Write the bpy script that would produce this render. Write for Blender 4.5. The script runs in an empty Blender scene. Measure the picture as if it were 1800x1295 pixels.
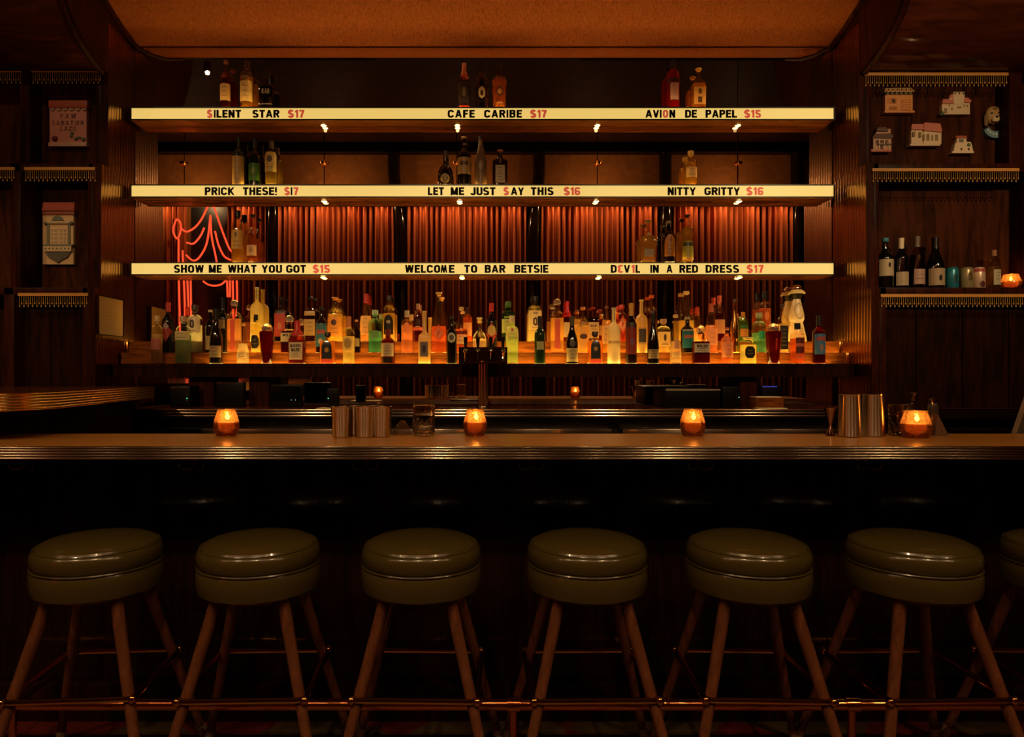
import bpy, bmesh, math, random
from mathutils import Vector, Matrix

# ------------------------------------------------------------------ camera, world, exposure
scene = bpy.context.scene
COL = scene.collection
F = 1200.0            # focal length in pixels of the 1800 px wide frame
CX, CY = 850.0, 660.0  # principal point / horizon
HC = 1.30             # camera height
cam = bpy.data.cameras.new('camera')
cam.sensor_width = 36.0
cam.lens = 36.0 * F / 1800.0
cam.shift_x = (900.0 - CX) / 1800.0
cam.shift_y = (CY - 647.5) / 1800.0
cam.clip_start = 0.01
camo = bpy.data.objects.new('camera', cam)
camo.location = (0, 0, HC)
camo.rotation_euler = (math.pi / 2, 0, 0)
COL.objects.link(camo)
scene.camera = camo

w = bpy.data.worlds.new('world')
scene.world = w
w.use_nodes = True
w.node_tree.nodes['Background'].inputs[0].default_value = (0.02, 0.010, 0.005, 1)
w.node_tree.nodes['Background'].inputs[1].default_value = 0.15
scene.view_settings.view_transform = 'Standard'
scene.view_settings.look = 'None'
scene.view_settings.gamma = 1.0
scene.view_settings.exposure = 0.08
scene.view_settings.use_curve_mapping = False
cy = scene.cycles
cy.max_bounces = 10
cy.diffuse_bounces = 4
cy.glossy_bounces = 5
cy.transmission_bounces = 8
cy.transparent_max_bounces = 20
cy.caustics_refractive = True
cy.caustics_reflective = True
cy.sample_clamp_indirect = 8.0
cy.sample_clamp_direct = 0.0
cy.blur_glossy = 0.6
cy.use_denoising = True

# levels of the lights, tuned here
L_PENDANT = 80.0      # room pendants, facing the bar
L_CURTAIN = 10.5      # curtain washers
L_DOWN = 0.8          # under-shelf downlights
L_MARQUEE = 1.0       # marquee panels
L_STEP = 8.5          # light panels under the bottles
L_CANDLE = 0.8
L_NEON = 1.6
L_CANOPY = 1.5
L_ACCENT = 62.0      # spots on the side cabinets, the right one added
L_BOTTLES = 120.0    # narrow beams added at the pendants to brighten the bottles
L_TOPSLOT = 26.0      # light leaking from the marquee tops
WARM = (1.0, 0.66, 0.32)

def lin(c):
    return tuple((v / 12.92 if v <= 0.04045 else ((v + 0.055) / 1.055) ** 2.4) for v in (x / 255.0 for x in c))

def WX(px, d): return (px - CX) * d / F
def WZ(py, d): return HC - (py - CY) * d / F

# ------------------------------------------------------------------ materials
MATS = {}
def mat(name, rgb=(128, 128, 128), rough=0.5, metal=0.0, trans=0.0, ior=1.45, emit=None, es=0.0, coat=0.0, spec=0.5, alpha=1.0):
    if name in MATS: return MATS[name]
    m = bpy.data.materials.new(name); m.use_nodes = True
    b = m.node_tree.nodes['Principled BSDF']
    b.inputs['Base Color'].default_value = (*lin(rgb), 1)
    b.inputs['Roughness'].default_value = rough
    b.inputs['Metallic'].default_value = metal
    b.inputs['Transmission Weight'].default_value = trans
    b.inputs['IOR'].default_value = ior
    b.inputs['Coat Weight'].default_value = coat
    b.inputs['Coat Roughness'].default_value = 0.05
    b.inputs['Specular IOR Level'].default_value = spec
    if emit:
        b.inputs['Emission Color'].default_value = (*lin(emit), 1)
        b.inputs['Emission Strength'].default_value = es
    MATS[name] = m
    return m

def wood(name, c1, c2, rough=0.3, scale=(9, 9, 1.1), coat=0.3, bump=0.0, metal=0.0, detail=6.0, spec=0.05):
    if name in MATS: return MATS[name]
    m = bpy.data.materials.new(name); m.use_nodes = True
    nt = m.node_tree; b = nt.nodes['Principled BSDF']
    tc = nt.nodes.new('ShaderNodeTexCoord'); mp = nt.nodes.new('ShaderNodeMapping')
    mp.inputs['Scale'].default_value = scale
    n = nt.nodes.new('ShaderNodeTexNoise'); n.inputs['Scale'].default_value = 3.0
    n.inputs['Detail'].default_value = detail; n.inputs['Distortion'].default_value = 1.2
    r = nt.nodes.new('ShaderNodeValToRGB')
    r.color_ramp.elements[0].position = 0.35; r.color_ramp.elements[0].color = (*lin(c1), 1)
    r.color_ramp.elements[1].position = 0.66; r.color_ramp.elements[1].color = (*lin(c2), 1)
    L = nt.links.new
    L(tc.outputs['Object'], mp.inputs[0]); L(mp.outputs[0], n.inputs['Vector'])
    L(n.outputs['Fac'], r.inputs[0]); L(r.outputs[0], b.inputs['Base Color'])
    b.inputs['Roughness'].default_value = rough
    b.inputs['Specular IOR Level'].default_value = spec
    b.inputs['Coat Weight'].default_value = coat
    b.inputs['Coat Roughness'].default_value = 0.08
    b.inputs['Metallic'].default_value = metal
    if bump:
        bp = nt.nodes.new('ShaderNodeBump'); bp.inputs['Strength'].default_value = bump
        bp.inputs['Distance'].default_value = 0.002
        L(n.outputs['Fac'], bp.inputs['Height']); L(bp.outputs[0], b.inputs['Normal'])
    MATS[name] = m
    return m

def glass_shell(name, rgb, rough=0.02):
    """thin bottle glass: a tinted see-through wall with a fresnel gloss"""
    if name in MATS: return MATS[name]
    m = bpy.data.materials.new(name); m.use_nodes = True
    nt = m.node_tree; nt.nodes.clear(); N = nt.nodes.new; L = nt.links.new
    o = N('ShaderNodeOutputMaterial'); mx = N('ShaderNodeMixShader'); t = N('ShaderNodeBsdfTransparent')
    g = N('ShaderNodeBsdfGlossy'); f = N('ShaderNodeLayerWeight')
    pw = N('ShaderNodeMath'); pw.operation = 'POWER'; pw.inputs[1].default_value = 3.0
    ml = N('ShaderNodeMath'); ml.operation = 'MULTIPLY_ADD'; ml.inputs[1].default_value = 0.55; ml.inputs[2].default_value = 0.05
    f.inputs['Blend'].default_value = 0.5
    L(f.outputs['Facing'], pw.inputs[0]); L(pw.outputs[0], ml.inputs[0])
    t.inputs[0].default_value = (*[v ** 0.5 for v in lin(rgb)], 1)
    g.inputs['Roughness'].default_value = rough
    g.inputs['Color'].default_value = (0.9, 0.9, 0.9, 1)
    L(ml.outputs[0], mx.inputs[0]); L(t.outputs[0], mx.inputs[1]); L(g.outputs[0], mx.inputs[2])
    L(mx.outputs[0], o.inputs[0])
    MATS[name] = m
    return m

def liquid(rgb, glow=0.36):
    name = 'liquid_%d_%d_%d' % rgb
    if name in MATS: return MATS[name]
    m = bpy.data.materials.new(name); m.use_nodes = True
    nt = m.node_tree; nt.nodes.clear(); N = nt.nodes.new; L = nt.links.new
    o = N('ShaderNodeOutputMaterial'); mx = N('ShaderNodeMixShader')
    g = N('ShaderNodeBsdfGlass'); t = N('ShaderNodeBsdfTranslucent')
    ex_ = 0.62 if max(lin(rgb)) < 0.3 else 0.40
    c = (*[v ** ex_ for v in lin(rgb)], 1)
    g.inputs['Color'].default_value = c; g.inputs['IOR'].default_value = 1.33; g.inputs['Roughness'].default_value = 0.03
    t.inputs['Color'].default_value = c
    mx.inputs[0].default_value = glow
    L(g.outputs[0], mx.inputs[1]); L(t.outputs[0], mx.inputs[2]); L(mx.outputs[0], o.inputs[0])
    MATS[name] = m
    return m

def frosted(name, rgb, mixd=0.5, rough=0.35):
    """milky glass: half diffuse, half translucent under a soft gloss"""
    if name in MATS: return MATS[name]
    m = bpy.data.materials.new(name); m.use_nodes = True
    nt = m.node_tree; nt.nodes.clear(); N = nt.nodes.new; L = nt.links.new
    o = N('ShaderNodeOutputMaterial'); mx = N('ShaderNodeMixShader'); d = N('ShaderNodeBsdfDiffuse')
    t = N('ShaderNodeBsdfTranslucent'); g = N('ShaderNodeBsdfGlossy'); m2 = N('ShaderNodeMixShader'); f = N('ShaderNodeFresnel')
    c = (*lin(rgb), 1)
    d.inputs[0].default_value = c; t.inputs[0].default_value = c; g.inputs['Roughness'].default_value = rough
    mx.inputs[0].default_value = mixd
    L(d.outputs[0], mx.inputs[1]); L(t.outputs[0], mx.inputs[2]); L(f.outputs[0], m2.inputs[0])
    L(mx.outputs[0], m2.inputs[1]); L(g.outputs[0], m2.inputs[2]); L(m2.outputs[0], o.inputs[0])
    MATS[name] = m
    return m

def emission(name, rgb, s):
    if name in MATS: return MATS[name]
    m = bpy.data.materials.new(name); m.use_nodes = True
    nt = m.node_tree; nt.nodes.clear()
    o = nt.nodes.new('ShaderNodeOutputMaterial'); e = nt.nodes.new('ShaderNodeEmission')
    e.inputs[0].default_value = (*lin(rgb), 1); e.inputs[1].default_value = s
    nt.links.new(e.outputs[0], o.inputs[0])
    MATS[name] = m
    return m

MAHOG = wood('mahogany', (32, 12, 6), (60, 24, 11), rough=0.36, coat=0.0)
MAHOG_D = wood('mahogany_dark', (22, 9, 5), (44, 18, 8), rough=0.42, coat=0.0)
WALNUT = wood('cabinet_walnut', (38, 16, 6), (74, 36, 14), rough=0.55, scale=(5, 5, 0.8), coat=0.0)
REED = wood('reeded_gloss_wood', (142, 98, 56), (168, 120, 70), rough=0.22, scale=(14, 14, 0.8), coat=0.0, metal=1.0)
STEPWOOD = wood('step_oak', (86, 43, 13), (142, 78, 24), rough=0.4, scale=(1.2, 8, 11), coat=0.1)
BARTOP = wood('bar_top_wood', (158, 104, 44), (180, 122, 54), rough=0.3, scale=(0.8, 9, 9), coat=0.15, spec=.4)
CLOTHCEIL = wood('grasscloth', (120, 66, 34), (150, 88, 48), rough=0.8, scale=(60, 12, 12), coat=0.0, bump=0.25)
PLASTER = wood('rear_plaster', (112, 68, 34), (128, 80, 42), rough=0.7, scale=(2, 2, 2), coat=0.0)
BLACK = mat('black_plastic', (14, 12, 11), 0.35)
BLACKM = mat('black_metal', (10, 9, 8), 0.3, 0.6)
STEEL = mat('brushed_steel', (200, 184, 166), 0.15, 1.0)
CHROME = mat('chrome', (225, 215, 200), 0.05, 1.0)
def aniso(name, rgb, rough, an, rot, axis='Z'):
    m = mat(name, rgb, rough, 1.0); nt = m.node_tree; b = nt.nodes['Principled BSDF']
    b.inputs['Anisotropic'].default_value = an; b.inputs['Anisotropic Rotation'].default_value = rot
    t = nt.nodes.new('ShaderNodeTangent'); t.direction_type = 'RADIAL'; t.axis = axis; nt.links.new(t.outputs[0], b.inputs['Tangent'])
    return m
SPUN = aniso('spun_steel', (214, 200, 182), 0.21, 1.0, 0.25)
EXTR = aniso('extruded_trim', (158, 138, 120), 0.19, 0.9, 0.0, 'X')
BRASS = mat('brass', (205, 140, 70), 0.14, 1.0)
BRASSTIN = mat('polished_tin', (232, 200, 160), 0.06, 1.0)
COPPERRAIL = mat('copper_rail', (222, 134, 78), 0.16, 1.0)
OLIVE = mat('olive_vinyl', (68, 56, 22), 0.22, 0.0, coat=0.3)
LEGWOOD = wood('stool_leg_wood', (82, 45, 26), (108, 63, 39), rough=0.35, scale=(14, 14, 2))
MIRROR = mat('mirror_silver', (222, 206, 188), 0.0, 1.0)
WHITECER = mat('cream_ceramic', (205, 180, 150), 0.4)
PAPER = mat('cream_label', (232, 212, 160), 0.6)

# ------------------------------------------------------------------ mesh helpers
class MB:
    def __init__(s): s.v = []; s.f = []
    def add(s, vs, fs):
        n = len(s.v); s.v += [tuple(p) for p in vs]; s.f += [tuple(i + n for i in f) for f in fs]; return s
    def box(s, x0, x1, y0, y1, z0, z1):
        return s.add([(x0, y0, z0), (x1, y0, z0), (x1, y1, z0), (x0, y1, z0), (x0, y0, z1), (x1, y0, z1), (x1, y1, z1), (x0, y1, z1)],
                     [(0, 3, 2, 1), (4, 5, 6, 7), (0, 1, 5, 4), (1, 2, 6, 5), (2, 3, 7, 6), (3, 0, 4, 7)])
    def lathe(s, prof, n=24, c=(0, 0, 0), sy=1.0, sq=0.0, cap=True):
        """prof [(r,z)] round the z axis; sq>0 squares the wide part"""
        rmax = max(r for r, z in prof); vs = []; fs = []
        for r, z in prof:
            k = 0.0 if rmax == 0 else max(0.0, min(1.0, (r / rmax - 0.55) / 0.3))
            e = 2.0 + sq * 6.0 * k
            for i in range(n):
                a = 2 * math.pi * (i + 0.5) / n; ca, sa = math.cos(a), math.sin(a)
                q = (abs(ca) ** e + abs(sa) ** e) ** (-1.0 / e)
                kk = 1.0 + (sy - 1.0) * (k if sq else 1.0)
                vs.append((c[0] + r * q * ca, c[1] + r * q * sa * kk, c[2] + z))
        for j in range(len(prof) - 1):
            for i in range(n):
                a = j * n + i; b = j * n + (i + 1) % n
                fs.append((a, b, b + n, a + n))
        if cap:
            fs.append(tuple(range(n - 1, -1, -1))); m = (len(prof) - 1) * n
            fs.append(tuple(range(m, m + n)))
        return s.add(vs, fs)
    def tube(s, pts, r, n=10, closed=False, r1=None):
        pts = [Vector(p) for p in pts]; m = len(pts); vs = []; fs = []
        up = None
        for i, p in enumerate(pts):
            if closed: t = (pts[(i + 1) % m] - pts[i - 1]).normalized()
            else: t = (pts[min(i + 1, m - 1)] - pts[max(i - 1, 0)]).normalized()
            if up is None:
                up = Vector((0, 0, 1)) if abs(t.z) < 0.9 else Vector((0, 1, 0))
            a = t.cross(up).normalized(); b = a.cross(t).normalized(); up = b
            rr = r if r1 is None else r + (r1 - r) * i / (m - 1)
            for k in range(n):
                an = 2 * math.pi * k / n
                vs.append(p + a * (rr * math.cos(an)) + b * (rr * math.sin(an)))
        for i in range(m if closed else m - 1):
            j = (i + 1) % m
            for k in range(n):
                fs.append((i * n + k, i * n + (k + 1) % n, j * n + (k + 1) % n, j * n + k))
        if not closed:
            fs.append(tuple(range(n - 1, -1, -1))); fs.append(tuple(range((m - 1) * n, m * n)))
        return s.add(vs, fs)
    def prism(s, poly, axis, a, b):
        """poly in the plane across AXIS ('x': (y,z), 'y': (x,z), 'z': (x,y)) extruded from a to b"""
        n = len(poly)
        def P(u, v, k): return {'x': (k, u, v), 'y': (u, k, v), 'z': (u, v, k)}[axis]
        vs = [P(u, v, a) for u, v in poly] + [P(u, v, b) for u, v in poly]
        fs = [tuple(range(n)), tuple(range(2 * n - 1, n - 1, -1))] + [(i, i + n, (i + 1) % n + n, (i + 1) % n) for i in range(n)]
        return s.add(vs, fs)
    def sphere(s, c, r, n=12, m=8, sz=1.0):
        return s.lathe([(max(1e-4, r * math.sin(math.pi * j / m)), -r * sz * math.cos(math.pi * j / m)) for j in range(m + 1)], n, c)
    def build(s, name, m, parent=None, smooth=True, kind=None, bevel=0.0, loc=None, angle=35):
        me = bpy.data.meshes.new(name); me.from_pydata(s.v, [], s.f)
        bm = bmesh.new(); bm.from_mesh(me); bmesh.ops.recalc_face_normals(bm, faces=bm.faces)
        if bevel:
            bmesh.ops.bevel(bm, geom=list(bm.edges), offset=bevel, segments=2, affect='EDGES', profile=0.6, clamp_overlap=True)
        bm.to_mesh(me); bm.free()
        me.materials.append(m)
        if smooth:
            me.polygons.foreach_set('use_smooth', [True] * len(me.polygons))
            me.set_sharp_from_angle(angle=math.radians(angle))
        o = bpy.data.objects.new(name, me); COL.objects.link(o)
        if parent is not None: o.parent = parent
        if loc: o.location = loc
        if kind: o['kind'] = kind
        return o

def tag(o, label, cat, group=None, kind=None):
    if label: o['label'] = label
    if cat: o['category'] = cat
    if group: o['group'] = group
    if kind: o['kind'] = kind
    return o
def thing(name, loc, label, cat, group=None, rz=0.0):
    o = bpy.data.objects.new(name, None); COL.objects.link(o); o.empty_display_size = 0.05
    o.location = loc; o.rotation_euler = (0, 0, rz)
    return tag(o, label, cat, group)
def struct(o, label=None):
    o['kind'] = 'structure'
    if label: o['label'] = label
    return o
def copy_tree(o, parent=None):
    c = o.copy(); COL.objects.link(c); c.parent = parent
    for ch in list(o.children): copy_tree(ch, c)
    return c
def box(name, x0, x1, y0, y1, z0, z1, m, parent=None, bevel=0.0, off=(0, 0, 0)):
    return MB().box(x0 - off[0], x1 - off[0], y0 - off[1], y1 - off[1], z0 - off[2], z1 - off[2]).build(name, m, parent, bevel=bevel, smooth=bevel > 0)

HS = 0.113   # half stroke of the sign letters, cap height 1
def arc(cx, cy, rx, ry, a0, a1, n=10):
    return [(cx + rx * math.cos(math.radians(a0 + (a1 - a0) * k / n)), cy + ry * math.sin(math.radians(a0 + (a1 - a0) * k / n))) for k in range(n + 1)]
b_, t_p = HS, 1 - HS
def _O(w):
    x0, x1 = HS, w - HS; r = (x1 - x0) / 2
    return arc(HS + r, t_p - r, r, r, 0, 180) + arc(HS + r, b_ + r, r, r, 180, 360) + [(x1, t_p - r)]
FONT_ = {
 'A': (.66, [[(.06, 0), (.33, 1 - .02)], [(.33, .98), (.60, 0)], [(.16, .30), (.50, .30)]]),
 'B': (.60, [[(HS, 0), (HS, 1)], [(HS, t_p), (.34, t_p)] + arc(.34, .73, .165, .178, 90, -90) + [(HS, .53)], [(.34, .53)] + arc(.34, .31, .17, .22, 90, -90) + [(HS, b_)]]),
 'C': (.62, [arc(.31, t_p - .218, .218, .218, 5, 180) + arc(.31, b_ + .218, .218, .218, 180, 355)]),
 'D': (.61, [[(HS, 0), (HS, 1)], [(HS, t_p)] + arc(.27, .66, .25, t_p - .66, 90, 0) + arc(.27, .34, .25, .34 - b_, 0, -90) + [(HS, b_)]]),
 'E': (.53, [[(HS, 0), (HS, 1)], [(HS, t_p), (.53, t_p)], [(HS, .52), (.49, .52)], [(HS, b_), (.53, b_)]]),
 'F': (.51, [[(HS, 0), (HS, 1)], [(HS, t_p), (.51, t_p)], [(HS, .50), (.46, .50)]]),
 'G': (.64, [arc(.32, t_p - .228, .228, .228, 10, 180) + arc(.32, b_ + .228, .228, .228, 180, 360) + [(.548, .46)], [(.34, .44), (.64, .44)]]),
 'H': (.61, [[(HS, 0), (HS, 1)], [(.61 - HS, 0), (.61 - HS, 1)], [(HS, .52), (.52, .52)]]),
 'I': (.184, [[(HS, 0), (HS, 1)]]),
 'J': (.52, [[(.52 - HS, 1), (.52 - HS, .28)] + arc(.26, .26, .168, .168, 0, -180)]),
 'K': (.63, [[(HS, 0), (HS, 1)], [(.54, 1), (HS + .04, .42)], [(.24, .56), (.56, 0)]]),
 'L': (.51, [[(HS, 0), (HS, 1)], [(HS, b_), (.51, b_)]]),
 'M': (.74, [[(HS, 0), (HS, 1)], [(.74 - HS, 0), (.74 - HS, 1)], [(HS + .02, .97), (.37, .06)], [(.37, .06), (.63, .97)]]),
 'N': (.62, [[(HS, 0), (HS, 1)], [(.62 - HS, 0), (.62 - HS, 1)], [(HS + .01, .95), (.61 - HS, .05)]]),
 'O': (.63, [_O(.63)]),
 'P': (.58, [[(HS, 0), (HS, 1)], [(HS, t_p), (.32, t_p)] + arc(.32, .69, .168, .218, 90, -90) + [(HS, .472)]]),
 'Q': (.64, [_O(.63), [(.36, .26), (.60, .0)]]),
 'R': (.61, [[(HS, 0), (HS, 1)], [(HS, t_p), (.33, t_p)] + arc(.33, .71, .17, .198, 90, -90) + [(HS, .512)], [(.34, .50), (.53, 0)]]),
 'S': (.59, [arc(.295, .715, .19, .193, 20, 180) + arc(.25, .70, .15, .18, 180, 250)[1:] + [(.34, .49)] + arc(.31, .285, .188, .193, 70, 0)[1:] + arc(.295, .285, .203, .193, 0, -165)]),
 'T': (.56, [[(.28, 0), (.28, 1)], [(0, t_p), (.56, t_p)]]),
 'U': (.61, [[(HS, 1), (HS, .31)] + arc(.305, .305, .213, .213, 180, 360) + [(.61 - HS, 1)]]),
 'V': (.62, [[(.07, 1), (.31, .03)], [(.31, .03), (.55, 1)]]),
 'W': (.86, [[(.07, 1), (.235, .03)], [(.235, .03), (.43, .97)], [(.43, .97), (.625, .03)], [(.625, .03), (.79, 1)]]),
 'X': (.62, [[(.07, 1), (.55, 0)], [(.55, 1), (.07, 0)]]),
 'Y': (.62, [[(.07, 1), (.31, .42)], [(.55, 1), (.31, .42)], [(.31, .46), (.31, 0)]]),
 'Z': (.56, [[(0, t_p), (.56, t_p)], [(.47, .9), (.09, .1)], [(0, b_), (.56, b_)]]),
 '1': (.34, [[(.25, 0), (.25, 1)], [(.02, .74), (.14, .78), (.23, .90)]]),
 '3': (.56, [arc(.27, .72, .185, .188, 150, -80), arc(.27, .29, .198, .20, 85, -155)]),
 '5': (.57, [[(.52, t_p), (.15, t_p), (.11, .52)], arc(.28, .30, .20, .21, 140, -160)]),
 '6': (.58, [arc(.29, .30, .20, .208, 0, 360), arc(.30, .66, .21, .248, 20, 180) + [(.09, .30)]]),
 '7': (.54, [[(.02, t_p), (.5, t_p)], [(.46, .9), (.30, .5), (.21, 0)]]),
 '$': (.59, [arc(.295, .715, .19, .193, 20, 180) + arc(.25, .70, .15, .18, 180, 250)[1:] + [(.34, .49)] + arc(.31, .285, .188, .193, 70, 0)[1:] + arc(.295, .285, .203, .193, 0, -165), [(.295, -.10), (.295, 1.10)]]),
 '!': (.20, [[(.10, .34), (.10, 1)], [(.10, 0), (.10, .16)]]),
}
def glyph(ch, off=0.0):
    wd, strokes = FONT_[ch]; vs = []; fs = []
    for si, st_ in enumerate(strokes):
        hs = 0.04 if (ch == '$' and si == 1) else HS
        P = [Vector(p) for p in st_]; L_ = []
        for i, p in enumerate(P):
            d0 = (p - P[i - 1]).normalized() if i > 0 else None
            d1 = (P[i + 1] - p).normalized() if i < len(P) - 1 else None
            if d0 is None: d0 = d1
            if d1 is None: d1 = d0
            if (d0 + d1).length < 1e-6: t = d0
            else: t = (d0 + d1).normalized()
            c = max(0.5, abs(t.dot(d0))); nn = Vector((-t.y, t.x)) * (hs / c)
            L_.append((p + nn, p - nn))
        n = len(vs)
        for a, b in L_: vs += [(a.x, a.y), (b.x, b.y)]
        fs += [(n + 2 * i, n + 2 * i + 1, n + 2 * i + 3, n + 2 * i + 2) for i in range(len(P) - 1)]
    vs = [(min(max(x, -0.0), wd), min(max(y, -.1 if ch == '$' else 0.0), 1.1 if ch == '$' else 1.0)) for x, y in vs]
    return vs, fs, wd
def stroke_of(ch):
    return [i for i, s_ in enumerate(FONT_[ch][1]) for _ in range(2 * len(s_))]
def cap_h(): return 1.0
def word_mesh(txt, x0, x1, zb, h, y, off=0.02):
    """one MB with the characters of txt spread from x0 to x1"""
    k = h / cap_h(); W = [glyph(c, off=off)[2] * k if c != ' ' else 0.3 * k for c in txt]
    tot = sum(W); span = x1 - x0; sx = 1.0
    gap = (span - tot) / max(1, len(txt) - 1)
    if len(txt) > 1:
        sx = max(0.6, min(1.28, (span - 0.075 * k * (len(txt) - 1)) / tot)); gap = (span - tot * sx) / (len(txt) - 1)
    else: sx = span / tot
    out = []; x = x0
    for c, wd in zip(txt, W):
        if c != ' ':
            vs, fs, _ = glyph(c, off=off)
            out.append((c, [(x + v[0] * k * sx, y, zb + v[1] * k) for v in vs], fs))
        x += wd * sx + gap
    return out
def text_obj(txt, x0, x1, zb, h, y, m, parent, name='lettering', off=0.02):
    mb = MB()
    for c, vs, fs in word_mesh(txt, x0, x1, zb, h, y, off): mb.add(vs, fs)
    return mb.build(name, m, parent, smooth=False)
def point(loc, energy, color, radius=0.02, name='lamp_light'):
    l = bpy.data.lights.new(name, 'POINT'); l.energy = energy; l.color = color; l.shadow_soft_size = radius
    o = bpy.data.objects.new(name, l); o.location = loc; COL.objects.link(o); return o
def spot(loc, target, energy, color, angle=70, radius=0.02, blend=0.6, name='lamp_light'):
    l = bpy.data.lights.new(name, 'SPOT'); l.energy = energy; l.color = color; l.shadow_soft_size = radius
    l.spot_size = math.radians(angle); l.spot_blend = blend
    o = bpy.data.objects.new(name, l); o.location = loc
    d = Vector(target) - Vector(loc); o.rotation_euler = d.to_track_quat('-Z', 'Y').to_euler(); COL.objects.link(o); return o
# ------------------------------------------------------------------ the room
HW = 2.295            # half width of the bar niche
DM = 4.50             # mirror plane
RW = -0.60            # rear wall (seen in the mirror)
ZC = 4.55             # room ceiling

def floor_mat():
    m = bpy.data.materials.new('patterned_floor'); m.use_nodes = True
    nt = m.node_tree; b = nt.nodes['Principled BSDF']; N = nt.nodes.new; L = nt.links.new
    tc = N('ShaderNodeTexCoord'); mp = N('ShaderNodeMapping'); mp.inputs['Rotation'].default_value = (0, 0, math.radians(38))
    ck = N('ShaderNodeTexChecker'); ck.inputs['Scale'].default_value = 2.3
    ck.inputs['Color1'].default_value = (*lin((96, 28, 22)), 1); ck.inputs['Color2'].default_value = (*lin((80, 60, 35)), 1)
    n = N('ShaderNodeTexNoise'); n.inputs['Scale'].default_value = 60
    mx = N('ShaderNodeMixRGB'); mx.blend_type = 'MULTIPLY'; mx.inputs[0].default_value = 0.5
    L(tc.outputs['Object'], mp.inputs[0]); L(mp.outputs[0], ck.inputs['Vector']); L(ck.outputs[0], mx.inputs[1]); L(n.outputs['Color'], mx.inputs[2])
    L(mx.outputs[0], b.inputs['Base Color']); b.inputs['Roughness'].default_value = 0.45
    return m
struct(box('floor', -5, 5, RW - 0.2, 4.8, -0.1, 0, floor_mat()))
struct(box('ceiling', -5, 5, RW - 0.1, 3.35, ZC, ZC + 0.1, wood('ceiling_dark', (38, 18, 8), (48, 23, 11), rough=.7, scale=(2, 2, 2), coat=0)))
struct(box('wall_rear', -5, 5, RW - 0.1, RW, 0, ZC, PLASTER))
struct(box('wall_left', -5.1, -5, RW - 0.1, 4.8, 0, ZC, MAHOG_D))
struct(box('wall_right', 5, 5.1, RW - 0.1, 4.8, 0, ZC, MAHOG_D))
struct(box('wall_back', -5, 5, 4.53, 4.63, 0, ZC, MAHOG_D))

# grasscloth canopy over the niche, curving up toward the room
can = [(4.53, 3.465), (4.30, 3.515), (4.09, 3.585), (3.90, 3.675), (3.70, 3.78), (3.50, 3.875), (3.34, 3.955), (3.22, 4.10), (3.18, 4.30), (3.17, ZC)]
o = MB().prism(can + [(4.53, ZC)], 'x', -HW, HW).build('ceiling_canopy', CLOTHCEIL, angle=30); struct(o)
# dark trim along the canopy's two sides
for i, s in enumerate((-1, 1)):
    t = MB().tube([(s * (HW - 0.012), y, z - 0.012) for y, z in can[:-2]], 0.014, 6).build('trim_%d' % (i + 1), MAHOG); struct(t)
# two slim air slots in the canopy, seen in the mirror
for i, (x0, x1) in enumerate(((405, 665), (1018, 1380))):
    s_ = thing('air_slot', (WX((x0 + x1) / 2, 5.1), 3.90, 3.672), 'slim black air slot in the canopy, %s one in the mirror' % ('left' if i == 0 else 'right'), 'vent', 'air slots in the canopy')
    h = (WX(x1, 5.1) - WX(x0, 5.1)) / 2
    box('slot_frame', -h, h, -.018, .018, -.012, .03, BLACK, s_); box('slot_bar', -h + .01, h - .01, -.002, .002, -.014, -.012, BLACKM, s_)

# jambs: reeded glossy wood either side, their front edge stepping forward and flaring up into a cove
cove = [(4.18, 3.155), (4.08, 3.18), (3.93, 3.235), (3.83, 3.30), (3.76, 3.38), (3.68, 3.52), (3.62, 3.68), (3.58, 3.90), (3.56, 4.2), (3.55, ZC)]
for i, s in enumerate((-1, 1)):
    side = 'left' if s < 0 else 'right'
    core = [(4.53, 0), (4.04, 0), (4.04, WZ(505, 4.04)), (4.10, WZ(505, 4.04)), (4.10, WZ(287, 4.10)), (4.18, WZ(287, 4.10))] + cove + [(4.53, ZC)]
    o = MB().prism(core, 'x', s * (HW + 0.004), s * (HW + 0.05)).build('wall_jamb_' + side, MAHOG, smooth=False); struct(o)
    mb = MB()
    pitch = 0.033
    for a, b, z0, z1 in ((4.04, 4.50, 0.9, WZ(505, 4.04)), (4.10, 4.50, WZ(505, 4.04), WZ(287, 4.1)), (4.18, 4.50, WZ(287, 4.1), 3.46)):
        y = a + 0.004
        while y < b - 0.01:
            y1 = min(y + pitch, b); n = 7; pts = []
            for k in range(n):
                t = k / (n - 1); pts.append((s * (HW + 0.004 - 0.0013 * math.sin(math.pi * t)), y + (y1 - y - 0.002) * t))
            vs = [(x, yy, z0) for x, yy in pts] + [(x, yy, z1) for x, yy in pts]
            mb.add(vs, [(k, k + 1, k + 1 + n, k + n) for k in range(n - 1)])
            y = y1
    r = mb.build('reed', REED, o, kind='stuff', angle=80)
    # cove over the side cabinets
    cv = [(y, z) for y, z in cove]
    x0, x1 = s * (HW + 0.05), s * 5.0
    o2 = MB().prism(cv + [(4.53, ZC), (4.53, 3.155)], 'x', x0, x1).build('ceiling_cove_' + side, wood('cove_gloss', (58, 27, 14), (88, 42, 20), rough=0.2, scale=(1.0, 6, 6), coat=0.5)); struct(o2)
    # curved rib edging the cove
    rb = MB().tube([(s * (HW + 0.035), y - 0.012, z - 0.006) for y, z in cove[:-2]], 0.017, 8).build('trim_%d' % (4 + i), MAHOG); struct(rb)
    rb2 = MB().tube([(s * 3.34, y - 0.012, z - 0.006) for y, z in cove[:-2]], 0.03, 8).build('trim_%d' % (6 + i), MAHOG); struct(rb2)

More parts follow.
